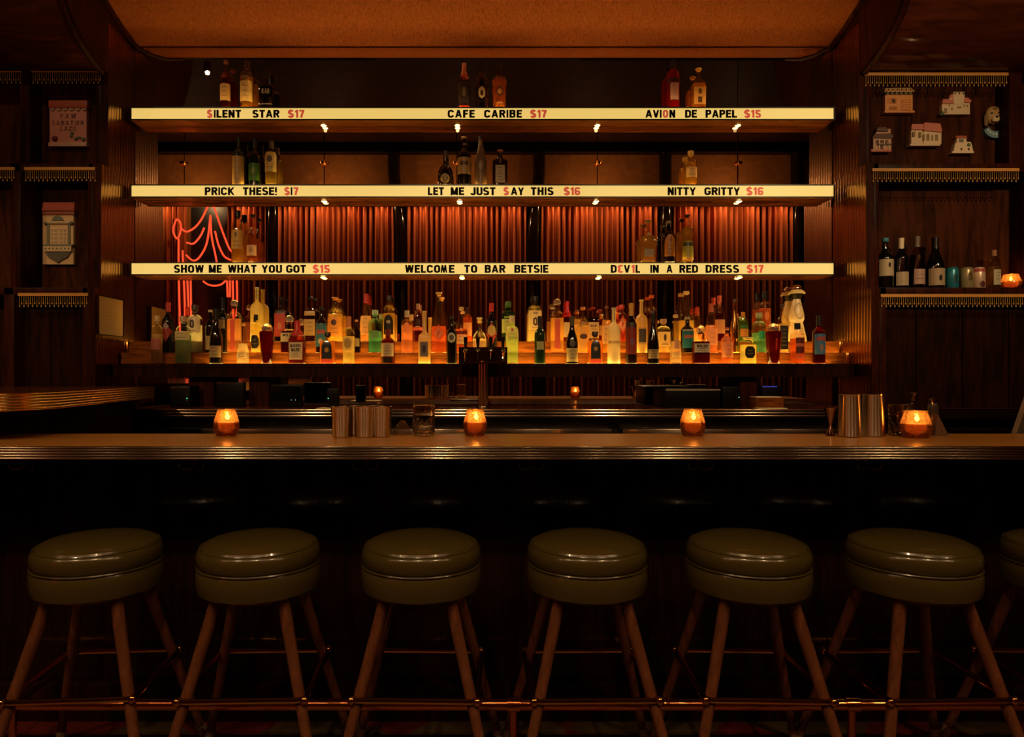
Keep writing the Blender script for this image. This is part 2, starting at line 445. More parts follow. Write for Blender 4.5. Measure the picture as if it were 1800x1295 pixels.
# ------------------------------------------------------------------ what the mirror shows: the room's far side
# (pilasters, curtains in the bays, pendants, neon sign), all real, behind the camera
# pilasters at mirrored x
PD = 2 * DM - RW - 0.1
def MX(px, D=PD): return WX(px, D)
def MZ(py, D=PD): return WZ(py, D)
pil = [(-5, 330), (483, 0), (706, 0), (936, 0), (1168, 0), (1400, 0)]
pcx = [250, 478, 706, 936, 1172, 1405]
box('beam', -5, 5, RW, RW + 0.14, MZ(268), MZ(256), BLACKM)['kind'] = 'structure'
bpy.data.objects['beam'].name = 'trim_8'
PILM = wood('pilaster_gloss', (16, 9, 5), (30, 16, 8), rough=0.12, coat=0.6)
for px in pcx:
    x = MX(px); lean = (-0.12 if px < 820 else 0.10) if 600 < px < 1000 else 0.0
    w1, w0 = 0.085, 0.12
    zt, zb = MZ(268), 0.0
    mb = MB()
    n = 9; V = []
    rows = [(0.0, 0, w0), (2.2, 0, w0), (3.2, 0, w0), (3.7, lean * 0.5, w1), (4.1, lean, w1), (zt, lean, w1)]
    for z, dx, ww in rows:
        for k in range(n):
            a = math.pi * k / (n - 1)
            V.append((x + dx + ww * math.cos(a), RW + 0.02 + 0.12 * math.sin(a), z))
    Fc = []
    for j in range(len(rows) - 1):
        for k in range(n - 1): Fc.append((j * n + k, j * n + k + 1, (j + 1) * n + k + 1, (j + 1) * n + k))
    mb.add(V, Fc)
    struct(mb.build('pillar', PILM))

velvet = mat('rust_velvet', (150, 76, 42), 0.8, spec=0.1)
rnd = random.Random(4)
bays = [(MX(264), MX(328)), (MX(400), MX(468)), (MX(488), MX(700)), (MX(716), MX(926)), (MX(946), MX(1160)), (MX(1184), MX(1395))]
blabel = ['rust red curtain strip far left of the neon sign', 'rust red curtain between the neon sign and its pillar', 'pleated rust red velvet curtain in the bay right of the neon sign', 'pleated rust red velvet curtain in the middle bay', 'pleated rust red velvet curtain in the bay right of the middle one', 'pleated rust red velvet curtain in the last bay on the right']
for (xa, xb), lab in zip(bays, blabel):
    nx = max(24, int((xb - xa) * 180)); zt = MZ(356); zb = 0.04; rows = 8; V = []; ph = rnd.random() * 6
    fr = [rnd.uniform(0.8, 1.2) for _ in range(200)]
    acc = ph; offs = []
    for i in range(nx + 1):
        acc += (xb - xa) / nx * 2 * math.pi / 0.078 * fr[int(i / 7) % 200]; offs.append((math.sin(acc), math.sin(acc * 0.37 + ph)))
    for j in range(rows):
        t = j / (rows - 1); z = zt + (zb - zt) * t
        for i in range(nx + 1):
            u = i / nx; s1, s2 = offs[i]
            amp = 0.050 + 0.012 * t
            xx = xa + (xb - xa) * u
            if zt > 2 and t == 0: z_ = z - 0.0
            V.append((xx + 0.012 * s2 * t * math.sin(7 * u + 2 * t), RW + 0.075 + amp * s1 + 0.012 * s2, z))
    fs = [(j * (nx + 1) + i, j * (nx + 1) + i + 1, (j + 1) * (nx + 1) + i + 1, (j + 1) * (nx + 1) + i) for j in range(rows - 1) for i in range(nx)]
    t_ = thing('velvet_curtain', ((xa + xb) / 2, RW + 0.07, zb), lab, 'curtain', 'curtains along the far side of the room')
    MB().add([(v[0] - (xa + xb) / 2, v[1] - RW - 0.07, v[2] - zb) for v in V], fs).build('drape', velvet, t_, angle=80)
    MB().tube([(-(xb - xa) / 2, 0, zt - zb + 0.01), ((xb - xa) / 2, 0, zt - zb + 0.01)], 0.014, 8).build('curtain_rod', BRASS, t_)
    # washer lamps hidden in the reflection behind the middle marquee
    nl = max(1, int(round((xb - xa) / 0.42)))
    for k in range(nl):
        xl = xa + (xb - xa) * (k + 0.5) / nl
        spot((xl, RW + 0.24, 3.71), (xl, RW + 0.10, 2.4), L_CURTAIN, (1, 0.62, 0.32), angle=150, radius=0.03, blend=0.7, name='curtain_light')

# doorway behind the neon
dx0, dx1 = MX(332), MX(398)
struct(box('door_1', dx0, dx1, RW + 0.005, RW + 0.03, 0, MZ(362), BLACK))

# neon curtain sign (drawn in the reflection, built on the far side)
ND = PD - 0.18
def NP(px, py): return (WX(px, ND) - WX(360, ND), 0.0, WZ(py, ND) - 1.0)
ns = thing('neon_sign', (WX(360, ND), 2 * DM - ND, 1.0), 'red neon sign drawing a draped stage curtain, seen in the mirror behind the bottles', 'neon sign')
NEON = emission('neon_red', (255, 84, 52), L_NEON)
def smoothp(pts, k=6):
    out = []
    for i in range(len(pts) - 1):
        p0, p1, p2, p3 = (Vector(pts[max(i - 1, 0)]), Vector(pts[i]), Vector(pts[i + 1]), Vector(pts[min(i + 2, len(pts) - 1)]))
        for j in range(k):
            t = j / k
            out.append(0.5 * ((2 * p1) + (p2 - p0) * t + (2 * p0 - 5 * p1 + 4 * p2 - p3) * t * t + (3 * p1 - p0 - 3 * p2 + p3) * t ** 3))
    out.append(Vector(pts[-1])); return out
curves = [
    [(310, 385), (305, 400), (306, 412), (312, 419), (317, 408), (318, 396), (315, 388), (310, 385)],
    [(318, 401), (328, 407), (342, 400), (355, 384), (366, 360), (370, 345)],
    [(328, 426), (340, 428), (352, 415), (359, 400)],
    [(327, 448), (340, 458), (352, 450), (364, 425), (370, 378)],
    [(370, 378), (372, 415), (378, 445), (383, 470)],
    [(370, 345), (380, 375), (393, 412), (404, 438), (414, 446)],
    [(378, 406), (384, 430), (394, 450), (406, 457)],
    [(314, 420), (314, 470), (316, 560), (318, 672)],
    [(321, 440), (322, 470), (325, 545), (326, 672)],
    [(329, 485), (332, 560), (332, 672)],
    [(335, 485), (336, 560), (336, 672)],
    [(357, 494), (366, 500), (378, 502), (390, 499), (399, 490)],
    [(399, 490), (400, 522)], [(404, 490), (404, 522)],
    [(409, 490), (410, 545), (411, 640)], [(416, 490), (416, 545), (405, 640), (404, 672)]]
for c in curves:
    MB().tube(smoothp([NP(*p) for p in c]), 0.013, 6).build('neon_tube', NEON, ns)
MB().tube([NP(305, 385), NP(305, 670)], 0.008, 6).tube([NP(424, 385), NP(424, 670)], 0.008, 6).tube([NP(305, 470), NP(424, 470)], 0.008, 6).build('frame', BLACKM, ns)
for k, z in enumerate((0, 1)):
    pass
for px in (320, 405):
    MB().tube([(NP(px, 0)[0], 0, MZ(480) - 1.0), (NP(px, 0)[0], -0.14, MZ(480) - 1.0)], 0.006, 6).build('bracket', BLACKM, ns)

# room pendants, above and beside the camera; they show as brass glints in the mirror
plab = ['leftmost', 'second from the left', 'middle', 'second from the right', 'rightmost']
PDD = 2 * DM - 0.0
for k, px in enumerate((324, 570, 803, 1050, 1297)):
    x = WX(px, PDD)
    t_ = thing('pendant_lamp', (x, 0.0, 3.66), 'small brass pendant lamp reflected in the mirror, %s of the five' % plab[k], 'lamp', 'brass pendants in the room')
    MB().lathe([(0.01, 0.12), (0.02, 0.12), (0.05, 0.10), (0.06, 0.085), (0.05, 0.09), (0.01, 0.11)], 16, cap=False).build('lamp_shade', BRASS, t_)
    MB().tube([(0, 0, 0.1), (0, 0, ZC - 3.66)], 0.006, 6).build('stem', BLACKM, t_)
    MB().lathe([(0.004, 0.40), (0.05, 0.42), (0.062, 0.45), (0.05, 0.455), (0.004, 0.45)], 16).build('collar', BRASS, t_)
    MB().sphere((0, 0, 0.02), 0.022).build('bulb', emission('warm_bulb', (255, 190, 110), 3.0), t_)
    spot((x, 0.02, 3.67), (x * .9, 2.2, 0.9), L_PENDANT * (.6 if k in (0, 4) else 1), WARM, angle=88, radius=0.06, blend=.9, name='pendant_light')
    spot((x, 0.03, 3.67), (x * .95, 4.25, 1.62), L_BOTTLES, WARM, angle=34, radius=0.05, blend=.7, name='bottle_fill')  # extra spot added beside the lamp to brighten the bottle labels
    point((x, -0.075, 3.79), 15.0, WARM, .025, 'rear_wall_fill')  # unseen point added above the shade to lift the rear wall

# ------------------------------------------------------------------ mirrors
mt = thing('back_bar_mirror', (0, DM, 1.5), 'wide mirror covering the wall behind the bottle shelves', 'mirror')
box('mirror_pane', -HW, HW, 0, 0.008, -0.02, 3.46 - 1.5, MIRROR, mt)
lm = thing('low_mirror', (0, DM - 0.02, 1.20), 'low mirror strip between the back counter and the bottle steps', 'mirror')
box('mirror_pane', -HW + 0.02, HW - 0.02, 0, 0.006, -0.088, 0.090, MIRROR, lm)
lm.rotation_euler = (math.radians(0.45), 0, math.radians(-0.45))

# ------------------------------------------------------------------ marquee shelves
DS = 4.385            # front of the light boxes
PANELM = frosted('acrylic_panel', (255, 226, 150))
def panel_mat():
    m = bpy.data.materials.new('lit_marquee_panel'); m.use_nodes = True
    nt = m.node_tree; b = nt.nodes['Principled BSDF']
    b.inputs['Base Color'].default_value = (*lin((160, 146, 108)), 1); b.inputs['Roughness'].default_value = 0.35
    b.inputs['Emission Color'].default_value = (*lin((238, 200, 108)), 1); b.inputs['Emission Strength'].default_value = L_MARQUEE * 0.86
    return m
PANEL = panel_mat()
LBLK = mat('letter_black', (8, 3, 3), 0.5, spec=.1); LRED = mat('letter_red_glow', (214, 70, 56), 0.4, emit=(214, 80, 58), es=0.55)  # red letters' emission stands in for panel light shining through them
SHELFW = wood('shelf_underside', (112, 66, 30), (150, 92, 42), rough=0.22, scale=(1, 8, 8), coat=0.4)
lines = {
 0: [('$', 364, 373.5, 'r'), ('ILENT', 376, 424, 'b'), ('STAR', 444, 491.5, 'b'), ('$17', 506, 535.5, 'r'), ('CAFE', 787, 834.5, 'b'), ('CARIBE', 851, 917.5, 'b'), ('$17', 932, 961.5, 'r'),
     ('AVI', 1134.5, 1163, 'b'), ('O', 1165, 1174.5, 'r'), ('N', 1176.5, 1187, 'b'), ('DE', 1204, 1225, 'b'), ('PAPEL', 1240, 1295.5, 'b'), ('$15', 1308, 1337.5, 'r')],
 1: [('PRICK', 360, 412, 'b'), ('THESE!', 427, 487, 'b'), ('$', 500, 509.5, 'r'), ('I', 511, 514, 'b'), ('7', 516, 525, 'r'), ('LET', 752, 780.5, 'b'), ('ME', 792, 816, 'b'), ('JUST', 827, 871, 'b'),
     ('$', 885, 894.5, 'r'), ('AY', 898, 921, 'b'), ('THIS', 933, 973, 'b'), ('$16', 991, 1020, 'r'), ('NITTY', 1173.5, 1223, 'b'), ('GRITTY', 1238, 1300.5, 'b'), ('$16', 1312, 1342, 'r')],
 2: [('SHOW', 306, 358.5, 'b'), ('ME', 367, 390, 'b'), ('WHAT', 401, 451, 'b'), ('YOU', 460, 496, 'b'), ('GOT', 503, 538, 'b'), ('$15', 550, 580, 'r'), ('WELCO', 712, 774, 'b'), ('W', 774.5, 786, 'i'), ('E', 789, 799, 'b'),
     ('TO', 816, 839, 'b'), ('BAR', 852, 888.5, 'b'), ('BETSIE', 904, 964, 'b'), ('D', 1073.5, 1084, 'b'), ('3', 1086, 1095.5, 'm'), ('V', 1096.5, 1107.5, 'b'), ('1', 1109.5, 1115.5, 'r'), ('L', 1117, 1125, 'b'),
     ('IN', 1143, 1158, 'b'), ('A', 1171.5, 1182, 'b'), ('RED', 1194, 1227, 'b'), ('DRESS', 1240, 1299, 'b'), ('$17', 1312.5, 1342.5, 'r')]}
tops = [(188.5, 211), (324.5, 347), (461, 483.5)]
slab = ['top lit marquee shelf with cocktail names starting SILENT STAR', 'middle lit marquee shelf with cocktail names starting PRICK THESE', 'lowest lit marquee shelf with WELCOME TO BAR BETSIE in its middle']
down_x = [(569, 804, 1050, 1297), (570, 808, 1048, 1299), (568, 812, 1053, 1300)]
SX0, SX1 = WX(229, DS), WX(1467.5, DS)
for k, (ya, yb) in enumerate(tops):
    z1, z0 = WZ(ya, DS), WZ(yb, DS)
    t_ = thing('marquee_shelf', (0, DS, z0), slab[k], 'sign', 'lit marquee shelves on the mirror')
    O = (0, DS, z0)
    box('shelf_board', SX0, SX1, DS + 0.004, DM - 0.002, z0 + 0.001, z1 - 0.001, SHELFW, t_, off=O)
    cuts = [SX0 + .006, WX(538, DS), WX(1168, DS), SX1 - .006]
    for c0, c1 in zip(cuts, cuts[1:]):
        box('light_panel', c0 + .0006, c1 - .0006, DS, DS + 0.004, z0 + 0.005, z1 - 0.005, PANEL, t_, off=O)
    mb = MB().box(SX0, SX1, DS - 0.006, DS + 0.004, z1 - 0.006, z1 + 0.001).box(SX0, SX1, DS - 0.006, DS + 0.004, z0 - 0.001, z0 + 0.006)
    mb.box(SX0, SX0 + 0.009, DS - 0.0055, DS + 0.003, z0, z1).box(SX1 - 0.009, SX1, DS - 0.0055, DS + 0.003, z0, z1)
    mb.v = [(a, b - DS, c - z0) for a, b, c in mb.v]
    mb.build('frame', BLACK, t_, smooth=False)
    box('top_light_slot', SX0 + .02, SX1 - .02, DS + .012, DS + .024, z1 - .001, z1 + .0006, mat('top_slot', (240, 220, 170), .3, emit=(255, 196, 96), es=L_TOPSLOT), t_, off=O)
    h = 14.0 * DS / F; zb = (z1 + z0) / 2 - h / 2 - 0.001
    for txt, xa, xb, cc in lines[k]:
        for ch, vs, fs in word_mesh(txt, WX(xa, DS), WX(xb, DS), zb, h, DS - 0.0012, off=0.022):
            SB = stroke_of(ch)
            if cc == 'i':   # upside-down letter
                vs = [(a, b, 2 * (zb + h / 2) - c) for a, b, c in vs]; xm = (WX(xa, DS) + WX(xb, DS)) / 2; vs = [(2 * xm - a, b, c) for a, b, c in vs]
            if cc == 'm':
                xm = (WX(xa, DS) + WX(xb, DS)) / 2; vs = [(2 * xm - a, b, c) for a, b, c in vs]
            MB().add([(a, b - DS - .00025 * sb, c - z0) for (a, b, c), sb in zip(vs, SB)], fs).build('letter', LRED if cc in 'rm' else LBLK, t_, smooth=False)
    for px in down_x[k]:
        x = WX(px, 4.478); y = 4.476
        dl = MB().lathe([(0.019, 0), (0.023, -0.001), (0.023, -0.003), (0.019, -0.004)], 16, cap=False).build('downlight', BRASS, t_, loc=(x, y - DS, 0.002))
        MB().lathe([(0.0001, -0.011), (0.008, -0.010), (0.014, -0.007), (0.018, -0.003)], 16, cap=False).build('lens', emission('downlight_lens', (255, 206, 120), 9.0), dl)
        spot((x, y - .004, z0 - 0.016), (x, y - 0.03, z0 - 0.6), L_DOWN * (4.2 if k == 2 else 1.6), (1, .68, .32), angle=150, radius=0.012, blend=0.8, name='downlight_light')

# ------------------------------------------------------------------ bottle steps
Z1, Z2, Z3 = WZ(640, 4.27), WZ(621, 4.36), WZ(601.5, 4.445)
st = thing('bottle_steps', (0, 4.22, 1.293), 'oak bottle stand with three lit steps along the mirror', 'shelf')
O = (0, 4.22, 1.293)
box('base_board', -HW + 0.004, HW - 0.004, 4.22, 4.475, 1.293, Z1 - 0.006, MAHOG_D, st, off=O, bevel=0.0)
box('riser', -HW + 0.004, HW - 0.004, 4.313, 4.323, Z1 - 0.006, Z2 - 0.004, STEPWOOD, st, off=O)
box('riser', -HW + 0.004, HW - 0.004, 4.397, 4.407, Z1 - 0.006, Z3 - 0.004, STEPWOOD, st, off=O)
SG = frosted('lit_step_glass', (255, 226, 150))
STEPM = mat('lit_step_panel', (240, 220, 170), 0.3, emit=(255, 204, 98), es=L_STEP)
for ya_, yb_, zz in ((4.216, 4.2225, Z1), (4.3105, 4.3175, Z2), (4.3955, 4.4015, Z3)):
    box('front_lip', -HW + .004, HW - .004, ya_, yb_, zz - .02, zz + .0035, STEPWOOD if zz > Z1 else MAHOG_D, st, off=O)
ex = 0.55
box('step_panel', -HW + ex, HW - 0.004 - .1, 4.223, 4.313, Z1 - 0.006, Z1, STEPM, st, off=O)
box('step_panel', -HW + ex, HW - 0.01, 4.318, 4.398, Z2 - 0.005, Z2, STEPM, st, off=O)
box('step_panel', -HW + .01, HW - 0.01, 4.402, 4.488, Z3 - 0.005, Z3, STEPM, st, off=O)
box('step_end', -HW + 0.004, -HW + ex, 4.223, 4.313, Z1 - 0.006, Z1, MAHOG, st, off=O)
box('step_end', -HW + 0.004, -HW + ex, 4.318, 4.398, Z2 - 0.005, Z2, MAHOG, st, off=O)
box('step_end', HW - .104, HW - .004, 4.223, 4.313, Z1 - 0.006, Z1, STEPWOOD, st, off=O)
for xa, xb in ((335, 378), (440, 474), (1298, 1328)):
    box('support_post', WX(xa, 4.3), WX(xb, 4.3), 4.28, 4.44, 1.109, 1.2925, MAHOG, st, off=O)
# ------------------------------------------------------------------ bottles
# shape: (profile [(height fraction, radius fraction)] up to the mouth, squareness, depth/width, neck top fraction)
SH = {
 'liquor':  ([(0, .86), (.015, 1), (.60, 1), (.66, .96), (.71, .78), (.75, .48), (.79, .34), (.94, .31), (.945, .36), (.97, .36)], 0, 1),
 'bordeaux':([(0, .86), (.015, 1), (.60, 1), (.66, .93), (.71, .66), (.75, .42), (.80, .36), (.95, .33), (.955, .38), (.98, .38)], 0, 1),
 'burgundy':([(0, .86), (.015, 1), (.42, 1), (.50, .95), (.60, .74), (.70, .48), (.80, .36), (.95, .33), (.955, .38), (.98, .38)], 0, 1),
 'hock':    ([(0, .86), (.015, 1), (.38, 1), (.50, .88), (.65, .58), (.78, .38), (.95, .30), (.955, .34), (.98, .34)], 0, 1),
 'cone':    ([(0, .9), (.015, 1), (.46, 1), (.56, .86), (.68, .62), (.80, .42), (.93, .30), (.935, .34), (.97, .34)], 0, 1),
 'pear':    ([(0, .9), (.015, 1), (.28, .96), (.42, .80), (.58, .56), (.74, .40), (.94, .34), (.97, .36)], 0, 1),
 'square':  ([(0, .9), (.015, 1), (.62, 1), (.68, .94), (.72, .70), (.76, .40), (.80, .34), (.94, .32), (.97, .36)], 1, .85),
 'squat':   ([(0, .86), (.02, .94), (.50, 1), (.58, .97), (.66, .74), (.72, .42), (.76, .32), (.93, .30), (.97, .34)], 1, .7),
 'boxy':    ([(0, .94), (.015, 1), (.55, 1), (.58, .97), (.61, .60), (.64, .34), (.76, .30), (.80, .34)], 1, .55),
 'taper':   ([(0, .66), (.02, .70), (.25, .76), (.55, .92), (.74, 1), (.79, .96), (.81, .72), (.84, .5), (.87, .46)], 0, 1),
 'decanter':([(0, .96), (.015, 1), (.66, 1), (.70, .97), (.745, .74), (.78, .42), (.83, .30), (.86, .34)], 1, .8),
 'frost':   ([(0, .94), (.01, 1), (.60, 1), (.65, .95), (.69, .78), (.72, .48), (.74, .32), (.96, .29), (.965, .33), (1, .33)], 0, 1),
 'slimsq':  ([(0, .94), (.01, 1), (.50, 1), (.55, .9), (.58, .55), (.61, .38), (.95, .36), (1, .36)], 1, .8),
 'round':   ([(0, .7), (.02, .86), (.12, .98), (.25, 1), (.42, .94), (.54, .70), (.60, .42), (.66, .30), (.90, .29), (.95, .32)], 0, 1),
 'arch':    ([(0, .9), (.03, 1), (.62, 1), (.70, .96), (.74, .84), (.76, .40), (.82, .30), (.86, .32)], 1, .6),
 'jug':     ([(0, .9), (.02, 1), (.70, 1), (.80, .94), (.88, .74), (.92, .56), (.95, .56)], 1, .7),
 'gin':     ([(0, .9), (.015, 1), (.66, 1), (.72, .94), (.77, .72), (.80, .42), (.84, .34), (.88, .36)], 0, 1),
 'goblet':  ([(0, .86), (.02, .9), (.50, .86), (.55, 1), (.62, 1), (.68, .84), (.72, .5), (.75, .32), (.93, .28), (.97, .32)], 0, 1),
 'bell':    ([(0, 1), (.015, 1), (.10, .93), (.31, .66), (.345, .63), (.365, .70), (.40, .76), (.46, .76), (.54, .68), (.64, .53), (.74, .38), (.79, .36)], 0, 1),
 'bulb2':   ([(0, .92), (.02, 1), (.50, .96), (.56, .80), (.60, .86), (.66, .96), (.72, .84), (.76, .45), (.80, .32), (.94, .30), (.97, .34)], 0, 1),
 'facet':   ([(0, .9), (.015, 1), (.56, 1), (.62, .96), (.68, .66), (.72, .38), (.76, .34), (.93, .32), (.97, .36)], .5, .9),
 'can':     ([(0, .78), (.04, .92), (.08, 1), (.88, 1), (.95, .90), (.98, .82), (1, .82)], 0, 1),
}
def prof_r(prof, t):
    for (a, ra), (b, rb) in zip(prof, prof[1:]):
        if a <= t <= b: return ra + (rb - ra) * (t - a) / max(1e-6, b - a)
    return prof[-1][1]
SHELLS = {}
def cmat(rgb, rough=0.55):
    return mat('paint_%d_%d_%d' % tuple(rgb), rgb, rough)

def on_surface(x, z, R, H, prof, sq, dp, lift):
    """front surface y of the bottle at lateral x, height z"""
    r = prof_r(prof, z / H); a = R * r
    k = max(0.0, min(1.0, (r - 0.55) / 0.3)); e = 2 + sq * 6 * k
    b = a * (1 + (dp - 1) * (k if sq else 1))
    q = min(0.999, abs(x) / max(a, 1e-6))
    return -(b * (1 - q ** e) ** (1 / e)) - lift

def label_part(kind, v0, v1, wf, R, H, prof, sq, dp, color, parent, name='label', lift=0.0008, nx=10, cxo=0.0, m=None):
    nv = 9
    V = []; rows = []
    for j in range(nv):
        t = j / (nv - 1); z = H * (v0 + (v1 - v0) * t)
        if kind == 'R': q = 1.0
        elif kind == 'O': q = math.sqrt(max(0.0, 1 - (2 * t - 1) ** 2)) + 0.02
        elif kind == 'D': q = 1 - abs(2 * t - 1) + 0.02
        elif kind == 'A': q = 1.0 if t < 0.6 else math.sqrt(max(0, 1 - ((t - .6) / .42) ** 2))
        elif kind == 'S': q = 1.0 if t > 0.5 else 0.35 + 1.3 * t
        elif kind == 'H': q = min(1.0, 0.55 + 1.9 * t, 0.55 + 1.9 * (1 - t))
        for i in range(nx + 1):
            u = -1 + 2 * i / nx
            r = R * prof_r(prof, z / H)
            x = (math.sin(u * math.pi / 2 * 0.9) / math.sin(math.pi / 2 * .9)) * wf * q * min(r, R) + cxo
            V.append((x, on_surface(x, z, R, H, prof, sq, dp, lift), z))
    fs = [(j * (nx + 1) + i, j * (nx + 1) + i + 1, (j + 1) * (nx + 1) + i + 1, (j + 1) * (nx + 1) + i) for j in range(nv - 1) for i in range(nx)]
    return MB().add(V, fs).build(name, m or frosted('label_%d_%d_%d' % tuple(color), color, .42, .4), parent, angle=80)

def bottle(loc, H, R, shape, glass, cap, labels, text, group, name='bottle', cat='bottle'):
    prof, sq, dp = SH[shape]
    t_ = thing(name, loc, text, cat, group)
    n = 20
    P = [(R * r, H * t) for t, r in prof]
    kind = glass[0]
    top = prof[-1][0]; nr = R * prof[-1][1]
    if kind == 'dark':
        body = MB().lathe(P, n, sy=dp, sq=sq).build('glass', mat('dark_glass_%d_%d_%d' % glass[1], glass[1], 0.06, trans=0.0, spec=0.6, coat=0.5), t_)
    elif kind == 'frost':
        body = MB().lathe(P, n, sy=dp, sq=sq).build('glass', frosted('frost_%d_%d_%d' % glass[1], glass[1]), t_)
    elif kind == 'ceramic':
        body = MB().lathe(P, n, sy=dp, sq=sq).build('body', frosted('ceramic_%d_%d_%d' % glass[1], glass[1], 0.3, 0.15), t_)
    elif kind == 'metal':
        body = MB().lathe(P, n, sy=dp, sq=sq).build('body', mat('gold_metal', (230, 190, 110), 0.12, 1.0), t_)
    else:  # ('liq', shell, liquid, fill)
        body = MB().lathe(P, n, sy=dp, sq=sq, cap=True).build('glass', glass_shell('shell_%d_%d_%d' % glass[1], glass[1]), t_)
        f = glass[3]; k = 0.93
        L = [(R * prof_r(prof, 0.035) * k, H * 0.03)] + [(R * r * k, H * t) for t, r in prof if 0.035 < t < f] + [(R * prof_r(prof, f) * k, H * f)]
        MB().lathe(L, n, sy=dp, sq=sq).build('liquid', liquid(glass[2]), t_)
    # closures
    ck, cc = cap[0], (cap[1] if len(cap) > 1 else (20, 18, 16))
    z0 = H * (top - 0.03)
    if ck == 'cap':
        MB().lathe([(nr * 1.12, z0), (nr * 1.15, z0 + .002), (nr * 1.15, H - .002), (nr * 1.02, H)], 14).build('cap', cmat(cc, 0.35), t_)
    elif ck == 'cork':
        MB().lathe([(nr * .8, z0), (nr * .8, H * (top + .005)), (nr * 1.25, H * (top + .006)), (nr * 1.3, H - .003), (nr * 1.2, H)], 14).build('stopper', cmat(cc, 0.4), t_)
    elif ck == 'ball':
        rb = max(nr * 1.5, (H * (1 - top)) * 0.5)
        MB().lathe([(nr * 1.0, z0), (nr * 1.05, H * top + .006)], 14).build('collar', BRASS, t_)
        MB().sphere((0, 0, H - rb), rb, 14, 10).build('stopper', mat('clear_stopper', (235, 225, 205), 0.03, trans=0.85, ior=1.5), t_)
    elif ck in ('foil', 'wax'):
        zc = H * (cap[2] if len(cap) > 2 else .80)
        pr = [(R * prof_r(prof, min(zz, top)) * 1.06 + .0008, H * zz) for zz in [zc / H, (zc / H + top) / 2, top]] + [(nr * 1.1, H)]
        MB().lathe(pr, 14).build('foil' if ck == 'foil' else 'wax_seal', cmat(cc, 0.4), t_)
    elif ck == 'spout':
        MB().lathe([(nr * .9, z0), (nr * 1.1, H * top + .004), (nr * .35, H * top + .008), (nr * .3, H)], 12).build('pour_spout', CHROME, t_)
    elif ck == 'belltop':
        MB().lathe([(nr * 1.1, H * .74), (nr * 1.6, H * .79), (nr * 2.0, H * .84)], 16).build('collar', BLACK, t_)
        MB().lathe([(R * .84, H * .835), (R * .86, H * .85), (R * .74, H * .875), (R * .55, H * .90)], 18).build('skirt', cmat((238, 214, 150)), t_)
        MB().sphere((0, 0, H * .925), R * .55, 16, 8, 0.8).build('bell', mat('silver_bell', (215, 190, 170), 0.18, 1.0), t_)
    for lb in labels:
        if lb[0] == 'T':   # ('T', text, v centre, height fraction, width fraction, colour)
            _, s, vc, hf, wf, col = lb
            y = on_surface(0, H * vc, R, H, prof, sq, dp, 0.0022)
            mb = MB()
            for ch, vs, fs in word_mesh(s, -R * wf, R * wf, H * vc - H * hf / 2, H * hf, 0, 0.02):
                mb.add([(a, on_surface(a, c, R, H, prof, sq, dp, 0.0020), c) for a, b, c in vs], fs)
            mb.build('lettering', cmat(col), t_, smooth=False)
        elif lb[0] == 'L':  # print lines ('L', v0, v1, count, width, colour)
            _, v0, v1, cnt, wf, col = lb
            mb = MB()
            for q in range(cnt):
                zz = H * (v0 + (v1 - v0) * q / max(1, cnt - 1)); ww = R * wf * (1.0, .7, .88, .6, .8)[q % 5]
                xs = [-ww + 2 * ww * i / 6 for i in range(7)]
                V = [(x, on_surface(x, zz, R, H, prof, sq, dp, 0.0016), zz) for x in xs] + [(x, on_surface(x, zz, R, H, prof, sq, dp, 0.0016), zz + .0022) for x in xs]
                mb.add(V, [(i, i + 1, i + 8, i + 7) for i in range(6)])
            mb.build('print', cmat(col), t_, smooth=False, kind='stuff')
        else:
            kind_, v0, v1, wf, col = lb[:5]
            emb = len(lb) > 5
            label_part(kind_, v0, v1, wf, R, H, prof, sq, dp, col, t_, 'emblem' if emb else 'label', 0.0008 + (0.0007 if emb else 0), nx=8)
    return t_

CREAM = (226, 204, 150); TAN = (196, 162, 110); BK = (20, 16, 14); INK = (50, 30, 20); RED = (186, 44, 30); WHT = (228, 214, 186); GOLD = (206, 150, 60)
CL = (235, 228, 205); AMB = (196, 92, 26); YEL = (240, 208, 110); ROSE = (226, 134, 84); WINE = (20, 14, 10); GRN = (26, 44, 22); BRN = (46, 20, 10); RUBY = (150, 26, 14); GREEN = (80, 170, 110)
def LQ(shell, li, fill=.7): return ('liq', shell, li, fill)
def stdlab(v0, v1, col=CREAM, ink=INK, w=.93, n=3): return [('R', v0, v1, w, col), ('L', v0 + (v1 - v0) * .2, v0 + (v1 - v0) * .8, n, w * .7, ink)]

